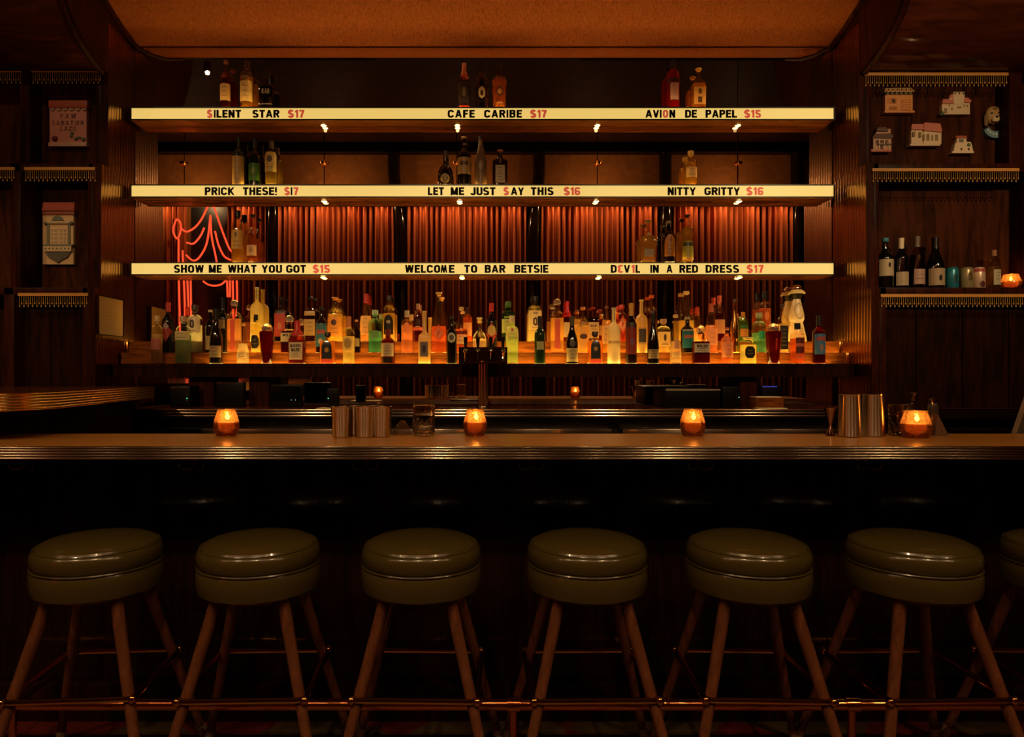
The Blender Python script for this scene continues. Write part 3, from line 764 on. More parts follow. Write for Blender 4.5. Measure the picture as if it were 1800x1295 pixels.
# (x px, row, top px, width px, shape, glass, cap, labels, description)
B = [
 (276, 'A', 555, 19, 'gin', LQ(CL, (230, 190, 170), .62), ('cork', TAN), [('R', .30, .52, .9, (190, 110, 100)), ('L', .34, .46, 2, .6, INK)], 'clear bottle with a dull pink label at the left end of the front row'),
 (322, 'A', 556, 27, 'gin', LQ((215, 232, 210), (196, 220, 186), .60), ('cork', (190, 150, 110)), [('R', .50, .68, .96, CREAM), ('R', .86, .93, .34, WHT, 1), ('L', .55, .63, 2, .6, INK)], 'round-shouldered pale green gin bottle with a cream band label and cork stopper'),
 (380, 'A', 543, 22, 'burgundy', ('dark', WINE), ('foil', BK), stdlab(.12, .33, TAN), 'black wine bottle with a tan label low down, left of the small clear cone bottle'),
 (427, 'A', 568, 22, 'pear', LQ(CL, (236, 214, 170), .5), ('cap', GOLD), [('R', .15, .27, .8, CREAM), ('L', .18, .24, 2, .5, INK)], 'small clear cone-necked bottle with a narrow cream label in front of the pink decanter'),
 (469, 'A', 568, 27, 'taper', LQ((240, 200, 180), (96, 14, 14), .80), ('ball',), [], 'tapered dark red bottle with glass stopper, left one of the two tapered ones'),
 (522.5, 'A', 564, 30, 'squat', LQ((235, 200, 160), (120, 42, 14), .64), ('wax', (176, 40, 24), .66), [('R', .10, .50, .80, CREAM), ('T', 'MAKERS', .42, .07, .62, INK), ('T', 'MARK', .33, .07, .5, INK), ('L', .16, .27, 3, .5, INK)], 'squat amber whisky bottle with dripping red wax neck and cream label'),
 (576, 'A', 584, 27, 'arch', LQ((240, 214, 150), (214, 120, 40), .72), ('cork', (50, 26, 16)), [('A', .16, .74, .66, BK), ('O', .36, .52, .26, GOLD, 1), ('R', .02, .15, .74, (176, 62, 40))], 'short square bottle with black arched label and gold disc, left of the pale oval-label bottle'),
 (613, 'A', 556.5, 21.5, 'liquor', LQ((244, 232, 180), (238, 220, 140), .58), ('foil', (206, 120, 60), .76), [('R', .28, .56, .96, (222, 196, 120)), ('O', .32, .54, .6, (186, 156, 90), 1)], 'pale yellow bottle with an orange neck and a round crest on its label'),
 (682, 'A', 579, 25, 'liquor', LQ((235, 200, 160), (112, 30, 12), .80), ('wax', (120, 34, 24), .80), stdlab(.22, .60, CREAM, INK, .86, 4) + [('R', .04, .18, .6, BK)], 'dark red-brown bottle with red top and cream label, lower right of the green bottle'),
 (746, 'A', 547, 20.5, 'slimsq', ('frost', (238, 200, 110)), ('cap', (236, 200, 120)), [('R', .14, .42, .66, (110, 108, 110)), ('O', .2, .36, .3, (60, 50, 60), 1)], 'frosted yellow square bottle with a grey picture label'),
 (794, 'A', 556, 18.5, 'liquor', ('dark', (12, 9, 8)), ('cap', (60, 50, 44)), [('O', .44, .66, .72, WHT), ('O', .49, .61, .45, (120, 110, 96), 1)], 'black cylindrical bottle with a round white emblem, left of the beer tap'),
 (900, 'A', 555, 23, 'gin', LQ((222, 236, 180), (206, 222, 140), .58), ('cap', CREAM), [('R', .50, .76, .95, (226, 214, 140)), ('O', .66, .74, .2, RED, 1), ('L', .54, .62, 2, .55, (110, 100, 50))], 'clear yellow-green bottle with a cream label and red seal, right of the beer tap'),
 (949, 'A', 556, 19.5, 'bordeaux', ('dark', GRN), ('foil', BK), [('R', .30, .47, .62, (196, 186, 130))], 'dark green wine bottle with a small square tan label'),
 (1005.5, 'A', 556, 21, 'burgundy', ('dark', (14, 10, 8)), ('foil', (70, 60, 40)), [('R', .05, .33, .96, (214, 184, 116)), ('O', .35, .50, .5, (90, 76, 62), 1), ('L', .12, .27, 3, .55, INK)], 'black sloping-shouldered wine bottle with a round seal above a tan label'),
 (1046, 'A', 583, 27, 'arch', LQ((240, 214, 150), (220, 130, 44), .72), ('cork', (50, 26, 16)), [('A', .16, .74, .62, BK), ('O', .40, .54, .25, GOLD, 1), ('R', .02, .15, .7, (190, 70, 44))], 'short square bottle with black arched label and gold disc, left of the frosted white bottle'),
 (1079, 'A', 541, 22.5, 'frost', ('frost', (250, 232, 176)), ('cap', (190, 180, 150)), [('R', .78, .96, .16, (80, 74, 60)), ('T', 'BELVEDERE', .385, .045, .88, (170, 140, 80))], 'tall frosted white bottle in the front row right of centre'),
 (1109.5, 'A', 533, 19.5, 'liquor', ('dark', (30, 16, 14)), ('foil', (222, 160, 70), .80), [('R', .16, .60, .94, (176, 58, 42)), ('R', .60, .68, .94, (90, 60, 44)), ('O', .3, .42, .35, (150, 96, 120), 1)], 'dark bottle with a tall tan capsule and a red-orange label'),
 (1148, 'A', 551, 20.5, 'hock', ('dark', (10, 8, 8)), ('foil', BK), stdlab(.11, .29, TAN, INK, .9, 3), 'tall slim black wine bottle with a low tan label, right of the frosted yellow bottle'),
 (1187.5, 'A', 553, 21, 'pear', LQ(CL, (240, 196, 140), .46), ('cap', (226, 180, 130)), [('R', .14, .23, .8, CREAM), ('R', .30, .50, .5, (196, 150, 110), 1)], 'slim clear cone-necked bottle with a narrow label, left of the bottle lettered WILDE'),
 (1232, 'A', 572, 30, 'boxy', LQ((235, 205, 170), (88, 20, 10), .58), ('ball',), [('R', .30, .53, .9, WHT), ('T', 'WILDE', .46, .075, .66, INK), ('L', .34, .39, 2, .6, INK)], 'dark red flat-sided bottle with ball stopper and WILDE label in the front row'),
 (1277.5, 'A', 576, 20.5, 'liquor', LQ((244, 220, 190), (224, 116, 60), .84), ('cap', (214, 120, 80)), [('R', .18, .60, .92, (230, 178, 130)), ('R', .62, .78, .85, (200, 140, 100)), ('L', .26, .5, 3, .5, (150, 90, 60))], 'small rose-coloured bottle with a peach label, left of the squat pale yellow bottle'),
 (1315, 'A', 593, 26, 'jug', LQ((250, 244, 190), (240, 226, 140), .72), ('cork', (240, 220, 150)), [('H', .22, .66, .66, (26, 22, 20)), ('L', .38, .5, 2, .4, (150, 150, 60))], 'squat pale yellow bottle with a rounded black label'),
 (1359.5, 'A', 568, 29, 'taper', LQ((240, 200, 180), (100, 16, 14), .80), ('ball',), [('R', .35, .62, .12, (210, 60, 40), 1)], 'tapered dark red bottle with glass stopper, right one of the two tapered ones'),
 (1401.5, 'A', 568, 25, 'gin', LQ((244, 214, 180), (206, 84, 30), .62), ('cap', BK), [('R', .26, .64, .58, (90, 34, 20)), ('R', .42, .50, .6, (230, 120, 80), 1), ('R', .14, .22, .55, (200, 110, 70), 1)], 'copper-orange bottle with black cap and dark red label near the right end'),
 (1439.5, 'A', 555, 21, 'liquor', LQ((200, 60, 60), (84, 12, 14), .84), ('foil', BK, .80), [('R', .20, .62, .92, (74, 130, 176)), ('R', .48, .56, .7, (196, 80, 60), 1), ('O', .26, .42, .3, (170, 130, 120), 1)], 'dark red bottle with a blue label at the right end of the front row'),
 # middle row
 (296, 'B', 532, 21, 'bordeaux', ('dark', (10, 10, 8)), ('foil', (186, 60, 54), .82), [('D', .22, .62, .9, (190, 66, 60)), ('D', .46, .60, .5, (196, 180, 170), 1)], 'near-black bottle with red foil and pink diamond label at the left end'),
 (343, 'B', 536, 26, 'gin', LQ(CL, (220, 220, 200), .58), ('cork', (70, 50, 44)), [('R', .42, .76, .9, (214, 196, 176)), ('T', 'Q', .60, .17, .3, (60, 44, 50)), ('L', .46, .46, 1, .5, INK)], 'clear gin bottle with a large Q on its label, left of the pink decanters'),
 (370, 'B', 545, 17, 'bordeaux', ('dark', (14, 10, 8)), ('cap', (200, 186, 150)), [('R', .08, .40, .8, TAN)], 'dark bottle with a pale cap and tan label behind the black wine bottle'),
 (392, 'B', 523, 19, 'bordeaux', ('dark', (16, 26, 12)), ('foil', BK), [('R', .44, .60, .66, TAN)], 'tall dark green bottle with a small square tan label, left of the first ball-stoppered decanter'),
 (412, 'B', 527, 23, 'decanter', LQ((246, 220, 190), (232, 150, 96), .64), ('ball',), [('R', .06, .62, .34, (206, 96, 60))], 'pink-amber decanter with ball stopper left of the frosted yellow bottle'),
 (450, 'B', 553, 17, 'gin', LQ((250, 240, 180), (240, 220, 130), .6), ('cap', BK), [('H', .12, .46, .8, (40, 34, 30)), ('L', .24, .34, 2, .5, (140, 120, 70))], 'small pale yellow bottle with black cap and black eight-sided label'),
 (509, 'B', 554, 29, 'boxy', LQ((235, 205, 170), (80, 22, 12), .58), ('ball',), [('R', .30, .53, .92, CREAM), ('T', 'WILDE', .47, .07, .66, INK), ('L', .34, .39, 2, .5, INK)], 'dark flat-sided bottle with ball stopper and WILDE label behind the red wax bottle'),
 (565.5, 'B', 540, 20, 'liquor', ('dark', (34, 16, 10)), ('cap', BK), [('R', .14, .64, .94, (74, 130, 140)), ('R', .42, .50, .7, (200, 96, 60), 1), ('O', .2, .32, .4, CREAM, 1)], 'dark brown bottle with a teal-blue label'),
 (627, 'B', 562, 14, 'liquor', LQ((190, 140, 90), (50, 24, 12), .8), ('cap', (206, 140, 80)), [('R', .2, .44, .8, TAN)], 'small dark bottle with a tan cap behind the oval-label bottle'),
 (659.5, 'B', 545, 24, 'gin', LQ((150, 206, 170), (110, 170, 130), .5), ('cork', (170, 200, 150)), [('R', .34, .52, .5, (120, 150, 90))], 'green glass bottle with a flat stopper, second green from the left'),
 (715.5, 'B', 546, 20.5, 'gin', LQ((246, 220, 190), (230, 140, 90), .66), ('cap', (200, 180, 150)), [('O', .46, .72, .55, (226, 150, 90)), ('R', .28, .31, .8, (190, 110, 70))], 'pinkish-orange clear bottle with an oval label, left of the frosted square bottle'),
 (771.5, 'B', 514, 26.5, 'cone', LQ((244, 232, 190), (206, 78, 34), .44), ('cork', (222, 180, 110)), [('D', .18, .46, .88, (220, 92, 46)), ('D', .22, .42, .7, (236, 150, 90), 1), ('T', 'P', .32, .085, .16, (200, 60, 40))], 'tall clear tapering bottle with an orange diamond label bearing a P'),
 (811, 'B', 540, 22, 'cone', LQ((244, 226, 190), (196, 84, 30), .52), ('cap', TAN), [('R', .20, .40, .9, CREAM), ('L', .26, .36, 2, .6, INK), ('R', .41, .48, .94, (100, 30, 24))], 'amber tapering bottle with a cream label, just left of the beer taps'),
 (843, 'B', 558, 26, 'round', LQ(CL, (240, 206, 150), .4), ('cork', (226, 200, 130)), [], 'round faceted clear bottle with a cream stopper behind the beer taps'),
 (864, 'B', 533, 19.5, 'bordeaux', ('dark', (14, 12, 10)), ('foil', (196, 56, 44), .83), [('D', .14, .62, .92, (206, 70, 46)), ('O', .34, .56, .7, (230, 190, 110), 1)], 'dark bottle with red foil and a red and yellow label behind the beer taps'),
 (979, 'B', 525, 23.5, 'decanter', LQ((250, 226, 180), (240, 176, 90), .64), ('ball',), [('R', .08, .62, .40, (196, 92, 56))], 'glowing amber decanter with ball stopper right of centre'),
 (1024.5, 'B', 540, 21.5, 'liquor', LQ((250, 232, 170), (240, 196, 96), .60), ('cap', (206, 130, 70)), [('R', .1, .56, .9, (224, 176, 90)), ('O', .30, .42, .6, (100, 66, 40), 1), ('R', .60, .68, .7, (150, 110, 60))], 'clear golden bottle with a small dark oval, left of the second arched-label bottle'),
 (1066, 'B', 538, 17, 'liquor', LQ((244, 224, 170), (222, 150, 60), .7), ('cap', (130, 70, 40)), stdlab(.20, .58, CREAM, INK, .9, 3), 'golden bottle with a brown cap and cream label beside the frosted white bottle'),
 (1127.5, 'B', 527, 20.5, 'frost', ('frost', (236, 196, 104)), ('cap', (238, 206, 120)), [('R', .16, .48, .8, (214, 180, 110)), ('R', .20, .45, .62, (96, 84, 70), 1)], 'frosted yellow bottle with a long neck and dark picture label'),
 (1166, 'B', 561, 24, 'gin', LQ((250, 236, 190), (240, 200, 120), .5), ('cork', (206, 160, 110)), [('R', .20, .62, .9, (240, 214, 150)), ('O', .34, .56, .2, (90, 70, 50), 1), ('L', .24, .28, 2, .6, INK)], 'round-shouldered clear bottle with a cream label bearing a little figure'),
 (1208, 'B', 558, 22.5, 'liquor', ('dark', (24, 18, 14)), ('cap', (170, 150, 110)), [('R', .14, .66, .9, (44, 130, 140)), ('R', .42, .50, .7, (190, 110, 90), 1), ('R', .62, .655, .88, CREAM, 1)], 'dark bottle with a bright teal label behind the front-row WILDE bottle'),
 (1249.5, 'B', 534, 22.5, 'cone', LQ((248, 214, 180), (234, 146, 84), .56), ('foil', (196, 96, 66), .84), [('R', .16, .50, .86, (238, 190, 140)), ('L', .22, .4, 3, .5, (180, 120, 80))], 'rose wine bottle with a pale peach label'),
 (1291, 'B', 526, 15, 'hock', ('metal',), ('cap', (110, 90, 60)), [], 'slim polished gold bottle without a label'),
 (1334, 'B', 550, 25, 'gin', LQ((160, 206, 170), (130, 180, 130), .5), ('cork', (170, 170, 120)), [('R', .34, .54, .4, (60, 170, 130))], 'round green-tinted gin bottle behind the squat yellow bottle'),
 (1375, 'B', 535, 17.5, 'square', LQ((244, 232, 190), (220, 190, 110), .6), ('cork', (70, 60, 50)), [('R', .08, .56, .8, (30, 28, 24)), ('L', .16, .48, 5, .5, (150, 140, 110))], 'clear bottle with a tall black label and dark stopper left of the ceramic bottle'),
 # back row
 (452, 'C', 505, 22.5, 'frost', ('frost', (246, 222, 120)), ('cap', (196, 190, 130)), [('R', .78, .97, .14, (90, 90, 60)), ('R', .36, .44, .22, (60, 44, 60))], 'tall glowing frosted yellow bottle left of the red-label bottle'),
 (494, 'C', 523, 20, 'square', ('dark', (22, 12, 10)), ('cap', BK), [('R', .12, .64, .94, (214, 74, 44)), ('R', .64, .72, .94, (60, 44, 34)), ('O', .28, .44, .35, (230, 130, 80), 1)], 'dark square bottle with a bright orange-red label'),
 (546, 'C', 522, 20, 'square', LQ((220, 170, 110), (66, 26, 12), .74), ('cap', BK), [('R', .14, .50, .94, (222, 178, 96)), ('R', .58, .68, .94, (216, 170, 90)), ('L', .24, .42, 3, .6, INK)], 'dark brown bottle with a cream label in the back row, left of the teal label'),
 (589.5, 'C', 523, 27, 'liquor', LQ((252, 234, 170), (240, 196, 90), .62), ('cork', (206, 150, 70)), [('R', .12, .56, .88, (224, 160, 70)), ('O', .36, .50, .36, (96, 60, 44), 1), ('L', .2, .3, 2, .6, INK)], 'golden tequila-like bottle with gold cap and dark oval, behind the first arched-label bottle'),
 (644, 'C', 517, 22.5, 'cone', LQ((246, 232, 200), (220, 140, 70), .3), ('foil', (186, 52, 50), .82), [('R', .14, .54, .84, (236, 196, 120)), ('L', .2, .48, 4, .5, (170, 120, 70))], 'clear sloping bottle with red foil and a tall pale label'),
 (684, 'C', 520, 22, 'gin', LQ((248, 232, 180), (238, 200, 120), .62), ('cork', (60, 46, 44)), [('A', .16, .58, .74, (26, 24, 22)), ('R', .40, .46, .3, (190, 180, 150), 1)], 'clear yellow bottle with a black arched label and ornate dark stopper'),
 (735, 'C', 534, 17, 'gin', LQ((220, 150, 130), (96, 20, 18), .62), ('cap', (170, 130, 110)), [('R', .30, .38, .92, (226, 110, 84)), ('R', .44, .60, .7, (60, 24, 22)), ('L', .4, .4, 1, .5, CREAM)], 'dark red bottle banded with pink stripes behind the frosted square bottle'),
 (822, 'C', 541, 17, 'gin', LQ((248, 210, 160), (206, 84, 30), .72), ('cap', (60, 30, 24)), [('R', .18, .56, .84, (240, 196, 120))], 'orange-red bottle with a tall cream label in the back row behind the amber one'),
 (893.5, 'C', 530, 25, 'gin', LQ((110, 170, 90), (80, 120, 50), .70), ('cap', (80, 110, 60)), [('R', .22, .56, .9, (206, 206, 120)), ('R', .58, .62, .6, (150, 190, 80)), ('L', .3, .48, 2, .5, (90, 80, 50))], 'green bottle with a green cap and pale label'),
 (940, 'C', 521, 26, 'gin', LQ((250, 240, 200), (236, 214, 150), .62), ('cork', BK), [('R', .26, .68, .88, (240, 214, 160)), ('T', 'Q', .44, .18, .30, (70, 50, 50)), ('L', .30, .30, 1, .5, INK), ('T', 'DON', .62, .045, .3, (120, 100, 80))], 'clear yellow gin bottle with a large Q on its label, right of the beer taps'),
 (997, 'C', 530, 15, 'liquor', LQ((230, 160, 110), (110, 20, 20), .7), ('wax', (190, 30, 50), .62), [('R', .12, .48, .95, CREAM)], 'bottle with a thick crimson wax neck'),
 (1013.5, 'C', 545, 15, 'liquor', LQ((248, 232, 190), (226, 180, 90), .7), ('cap', (130, 60, 40)), [('R', .2, .55, .9, (226, 190, 110))], 'slim golden bottle with a red-brown cap squeezed behind the black wine bottle'),
 (1042, 'C', 540, 20, 'square', LQ((190, 120, 90), (60, 18, 12), .7), ('cap', (140, 36, 30)), [('R', .1, .56, .94, (236, 196, 120)), ('T', 'OLD', .46, .06, .5, INK), ('L', .2, .36, 2, .6, INK)], 'dark red-brown bottle with red cap and OLD on its cream label'),
 (1055.5, 'C', 544, 14, 'liquor', LQ((220, 150, 100), (130, 50, 24), .7), ('cap', (130, 44, 34)), [('R', .2, .5, .9, (230, 190, 110))], 'narrow brown bottle with a red cap between two cream-label bottles'),
 (1093, 'C', 536, 20, 'gin', LQ((244, 180, 150), (150, 44, 26), .62), ('cork', (170, 50, 36)), [('D', .22, .70, .9, (224, 96, 66)), ('D', .29, .63, .68, (240, 180, 150), 1), ('T', 'P', .46, .12, .2, (200, 60, 40))], 'red-tinted bottle with a pale diamond label right of the frosted white bottle'),
 (1145, 'C', 519, 21, 'liquor', LQ((236, 220, 180), (120, 70, 30), .5), ('cap', (226, 100, 50)), [('R', .60, .66, .4, (60, 40, 30))], 'dark clear bottle with an orange cap behind the tall black wine bottle'),
 (1206, 'C', 512, 28, 'cone', LQ((250, 238, 196), (240, 200, 100), .42), ('cap', (240, 206, 140)), [], 'big clear cone-shouldered bottle half full of yellow liquid'),
 (1225, 'C', 540, 17, 'cone', LQ((248, 232, 196), (240, 196, 110), .4), ('foil', (190, 60, 40), .86), [('R', .14, .4, .9, (240, 200, 120))], 'clear bottle with a red capsule beside the big cone-shouldered one'),
 (1264, 'C', 520, 19, 'liquor', LQ((240, 180, 150), (96, 20, 14), .62), ('foil', (206, 90, 60), .84), [('R', .18, .48, .9, (236, 170, 110))], 'dark red bottle with an orange-pink capsule behind the rose wine'),
 (1306, 'C', 549, 17, 'gin', LQ((170, 200, 140), (110, 130, 60), .7), ('cap', (190, 130, 50)), [('R', .18, .44, .8, (214, 130, 60)), ('R', .46, .56, .8, (60, 110, 70))], 'olive bottle with a yellow cap and orange and green labels'),
 (1344, 'C', 512, 20.5, 'gin', LQ((244, 200, 160), (196, 100, 56), .66), ('cap', BK), [('O', .42, .60, .4, (220, 140, 70))], 'coppery clear bottle with a tall black cap behind the green-tinted gin bottle'),
 (1400, 'C', 500, 33, 'bell', ('ceramic', (244, 226, 180)), ('belltop',), [], 'tall white ceramic bottle with painted black scrolls and a silver bell top'),
]
ROWS = {'A': (4.27, Z1, 640.0, 'bottles in the front row on the steps'), 'B': (4.36, Z2, 621.0, 'bottles in the middle row on the steps'), 'C': (4.445, Z3, 601.5, 'bottles in the back row on the steps')}
for (px, row, top, wd, shp, gl, cp, lb, text) in B:
    d, z, base, grp = ROWS[row]
    H = (base - top) * d / F; R = wd * d / F / 2 * 1.0
    R = min(R, 0.062); dp = SH[shp][2]
    yy = {'A': 4.27, 'B': 4.358, 'C': 4.443}[row]
    b = bottle((WX(px, d), yy, z + 0.0008), H, R, shp, gl, cp, lb, text, grp)
    if shp == 'bell':   # painted scrolls
        mb = MB(); prof, sq, dp = SH['bell']
        for k in range(26):
            a = k / 26 * 2 * math.pi; x = R * .46 * math.cos(a); zz = H * (.53 + .13 * math.sin(a)); yv = on_surface(x, zz, R, H, prof, sq, dp, .001)
            mb.sphere((x, yv, zz), .0024, 6, 4)
        for k in range(22):
            x = R * (-.7 + 1.4 * rnd.random()) ; zz = H * (.03 + .25 * rnd.random()); mb.sphere((x, on_surface(x * .8, zz, R, H, prof, sq, dp, .001), zz), .0026, 6, 4)
        mb.build('painted_scroll', BLACK, b, kind='stuff')

# bottles standing on the marquee shelves
SBO = [
 (397, 0, 107, 19, 'liquor', LQ((240, 200, 160), (120, 44, 16), .72), ('cap', (130, 80, 60)), [('R', .16, .50, .95, (222, 186, 110)), ('R', .62, .68, .5, (170, 40, 30)), ('L', .25, .42, 3, .6, INK)], 'amber whisky bottle with a cream label, leftmost on the top marquee shelf'),
 (434, 0, 108, 22.5, 'gin', LQ((246, 232, 170), (206, 150, 50), .66), ('cork', (60, 40, 30)), [('R', .14, .56, .95, (226, 200, 120)), ('R', .60, .66, .5, (120, 100, 50)), ('L', .25, .45, 3, .6, INK)], 'gold-shouldered bottle with a tall cream label between two others on the top marquee shelf'),
 (469, 0, 121, 26, 'boxy', LQ((210, 200, 180), (60, 50, 40), .55), ('cork', BK), [('T', 'KAH', .42, .12, .5, (120, 110, 90))], 'wide dark flask bottle with a black stopper at the left of the top marquee shelf'),
 (816, 0, 112, 21, 'liquor', LQ((220, 150, 130), (70, 16, 14), .6), ('foil', (210, 130, 100), .74), [('R', .06, .58, .93, (44, 30, 28)), ('R', .02, .06, .93, (196, 70, 40)), ('O', .24, .46, .3, (110, 96, 60), 1)], 'dark pink-tinted bottle with a pink capsule on the top marquee shelf above CAFE'),
 (847, 0, 111, 21, 'bordeaux', ('dark', (18, 13, 11)), ('foil', BK), [('O', .20, .46, .55, (196, 176, 130)), ('O', .25, .38, .25, (60, 40, 30), 1)], 'black bottle with a pale figure on its label, middle one above CAFE CARIBE'),
 (878, 0, 112, 27, 'goblet', LQ((250, 220, 150), (206, 122, 34), .62), ('foil', (40, 26, 20), .80), [('O', .24, .46, .55, (96, 50, 30)), ('O', .29, .41, .3, (210, 160, 80), 1), ('L', .06, .06, 1, .8, (90, 60, 30))], 'golden orange bottle with a round medallion on the top marquee shelf'),
 (1183, 0, 106, 24, 'gin', LQ((230, 90, 80), (160, 20, 16), .80), ('cap', BK), [('R', .16, .50, .6, (186, 150, 130)), ('R', .52, .60, .95, (60, 20, 20))], 'bright red bottle with a black cap and silvery label on the top marquee shelf'),
 (1228, 0, 121, 25, 'squat', LQ((250, 226, 160), (220, 150, 50), .62), ('cork', (226, 180, 110)), [('R', .10, .52, .84, (224, 176, 90)), ('O', .34, .48, .25, (110, 80, 40), 1), ('R', .14, .28, .3, (90, 66, 40), 1)], 'gold bottle with blotched cream label and tan stopper on the top marquee shelf'),
 (420, 1, 243, 22, 'liquor', ('dark', (18, 40, 16)), ('foil', (14, 24, 12)), [('R', .02, .60, .95, (214, 174, 96)), ('L', .12, .6, 5, .6, (150, 110, 60))], 'dark green bottle wrapped in a tall cream label on the middle marquee shelf'),
 (448, 1, 244, 21, 'bordeaux', ('dark', (14, 20, 10)), ('foil', (16, 20, 10)), [('R', .10, .46, .92, (70, 124, 40)), ('O', .24, .38, .4, (130, 160, 60), 1)], 'dark bottle with a green label on the middle marquee shelf'),
 (477, 1, 249, 21.5, 'gin', LQ((250, 240, 180), (214, 190, 100), .68), ('cap', (90, 70, 44)), [('R', .30, .74, .92, (230, 206, 130)), ('O', .50, .66, .4, (90, 70, 60), 1), ('L', .40, .40, 1, .6, INK)], 'clear pale bottle with a scribbled cream label on the middle marquee shelf'),
 (783, 1, 266, 28, 'round', ('dark', (24, 14, 8)), ('foil', (60, 44, 34)), [('O', .04, .32, .58, (206, 180, 120)), ('O', .09, .27, .42, (170, 140, 90), 1), ('R', .70, .80, .2, (216, 190, 150), 1)], 'dark round-bellied bottle with a round cream seal above LET ME JUST'),
 (816, 1, 241, 24, 'bordeaux', ('dark', (16, 12, 8)), ('cap', (190, 150, 80)), [('R', .22, .56, .96, (206, 164, 100)), ('R', .40, .48, .6, (110, 60, 40), 1), ('R', .82, .86, .4, (206, 170, 100), 1)], 'tall black bottle with a broad tan label in the middle of the middle marquee shelf'),
 (845, 1, 240, 21.5, 'cone', ('frost', (150, 120, 84)), ('cap', (56, 36, 26)), [('O', .3, .5, .4, (176, 150, 110)), ('R', .80, .90, .3, (200, 180, 150), 1)], 'misty clear tapering bottle glowing at its base on the middle marquee shelf'),
 (879, 1, 264, 26.5, 'square', ('dark', (40, 16, 8)), ('cap', (206, 110, 74)), [('R', .06, .54, .62, (216, 184, 120)), ('L', .14, .46, 5, .4, INK), ('R', .60, .84, .08, (180, 140, 100), 1)], 'dark brown square bottle with a cream label and orange cap on the middle marquee shelf'),
 (1214, 1, 266, 22, 'gin', LQ((250, 234, 170), (220, 160, 60), .66), ('cork', (226, 190, 110)), [('R', .22, .52, .86, (226, 196, 130)), ('L', .3, .44, 2, .6, INK)], 'golden bottle with a cream label alone above NITTY GRITTY'),
 (418, 2, 371, 21, 'gin', LQ((250, 234, 170), (216, 156, 60), .60), ('cork', BK), [('R', .26, .62, .94, (220, 180, 96)), ('O', .48, .58, .15, INK, 1), ('L', .32, .4, 2, .6, INK)], 'golden bottle with cream label and black stopper above SHOW ME WHAT'),
 (444.5, 2, 378, 21.5, 'liquor', LQ((246, 214, 180), (170, 90, 50), .5), ('cork', BK), [('R', .14, .36, .8, (232, 190, 140)), ('O', .2, .32, .3, (200, 150, 100), 1)], 'pale pinkish bottle with a small square label and black stopper on the lowest marquee shelf'),
 (1139, 2, 388, 30, 'squat', LQ((250, 236, 190), (196, 146, 70), .62), ('cork', (150, 120, 80)), [('R', .14, .32, .66, (150, 130, 104)), ('R', .64, .72, .3, (190, 160, 110), 1)], 'broad textured clear bottle with a silver label on the lowest marquee shelf'),
 (1175, 2, 389, 25, 'liquor', ('dark', (18, 12, 10)), ('cap', (150, 120, 84)), [('A', .14, .66, .74, (206, 130, 44)), ('O', .48, .60, .2, (160, 70, 40), 1), ('L', .22, .4, 3, .5, (120, 50, 30))], 'near-black bottle with an orange arched label on the lowest marquee shelf'),
 (1208, 2, 378, 21, 'bulb2', LQ((250, 234, 170), (196, 140, 54), .72), ('cork', BK), [('R', .12, .44, .92, (176, 170, 60)), ('R', .34, .42, .9, (70, 70, 40), 1), ('R', .06, .12, .92, (206, 180, 90))], 'ring-necked golden bottle with a yellow-green label on the lowest marquee shelf'),
]
for (px, s, top, wd, shp, gl, cp, lb, text) in SBO:
    d = 4.437; z = WZ(tops[s][0], DS) + 0.0008
    base = CY + (HC - z) * F / d
    H = (base - top) * d / F; R = min(wd * d / F / 2, 0.050)
    bottle((WX(px, d), d, z + 0.0012), H, R, shp, gl, cp, lb, text, 'bottles standing on the marquee shelves')
# ------------------------------------------------------------------ side display cabinets
PB_ = 4.30   # back panels
def cabinet(s):
    side = 'right' if s > 0 else 'left'
    lab = {'right': 'tall dark walnut display cabinet stepping forward in tiers, with ceramic plaques and a bottle shelf', 'left': 'tall dark walnut display cabinet in shadow, with two ceramic plaques'}[side]
    t_ = thing('display_cabinet', (s * (HW + 0.05), 4.3, 0), lab, 'cabinet', None)
    ox = s * (HW + 0.05)
    def bx(name, xa, xb, y0, y1, z0, z1, m, bev=0.0):
        a, b = sorted((s * xa - ox, s * xb - ox))
        return box(name, a, b, y0 - 4.3, y1 - 4.3, z0, z1, m, t_, bevel=bev)
    x0 = HW + 0.05
    zA, zB = WZ(287, 4.10), WZ(505, 4.04)
    # back panels, bay 1 and bay 2
    bay = [(x0, 3.30), (3.30, 4.3)]
    for (a, b) in bay:
        bx('back_panel', a, b, PB_, PB_ + 0.02, 0.0, 3.3, WALNUT)
    edge = [(4.18, zA, 3.155), (4.10, zB, zA), (4.04, 0.0, zB)]
    for k, (yf, z0, z1) in enumerate(edge):
        sx = x0
        st = [(sx, sx + (0.03 if k < 2 else 0.04)), ((3.22, 3.30) if k == 0 else (3.31, 3.37)), (4.2, 4.3)]
        if s < 0: st = [(sx, sx + 0.03), (2.78, 2.84), (4.2, 4.3)]
        for a, b in st: bx('stile', a, b, yf, PB_, z0, z1, MAHOG, 0.004)
    bx('rail', x0, 4.3, 4.18, PB_, WZ(128, 4.18), 3.155, MAHOG_D)
    bx('shelf', x0, 4.3, 4.10, PB_, zA - 0.05, zA, MAHOG, 0.004)
    bx('shelf', x0, 4.3, 4.04, PB_, zB - 0.045, zB, MAHOG, 0.004)
    bx('lower_panel', x0, 4.3, 4.14, 4.16, 0.0, zB - 0.12, MAHOG_D)
    for xx in (2.62, 2.9, 3.18): bx('muntin', xx, xx + 0.012, 4.13, 4.14, 0.0, zB - 0.13, MAHOG_D)
    return t_
cabinet(1); cabinet(-1)

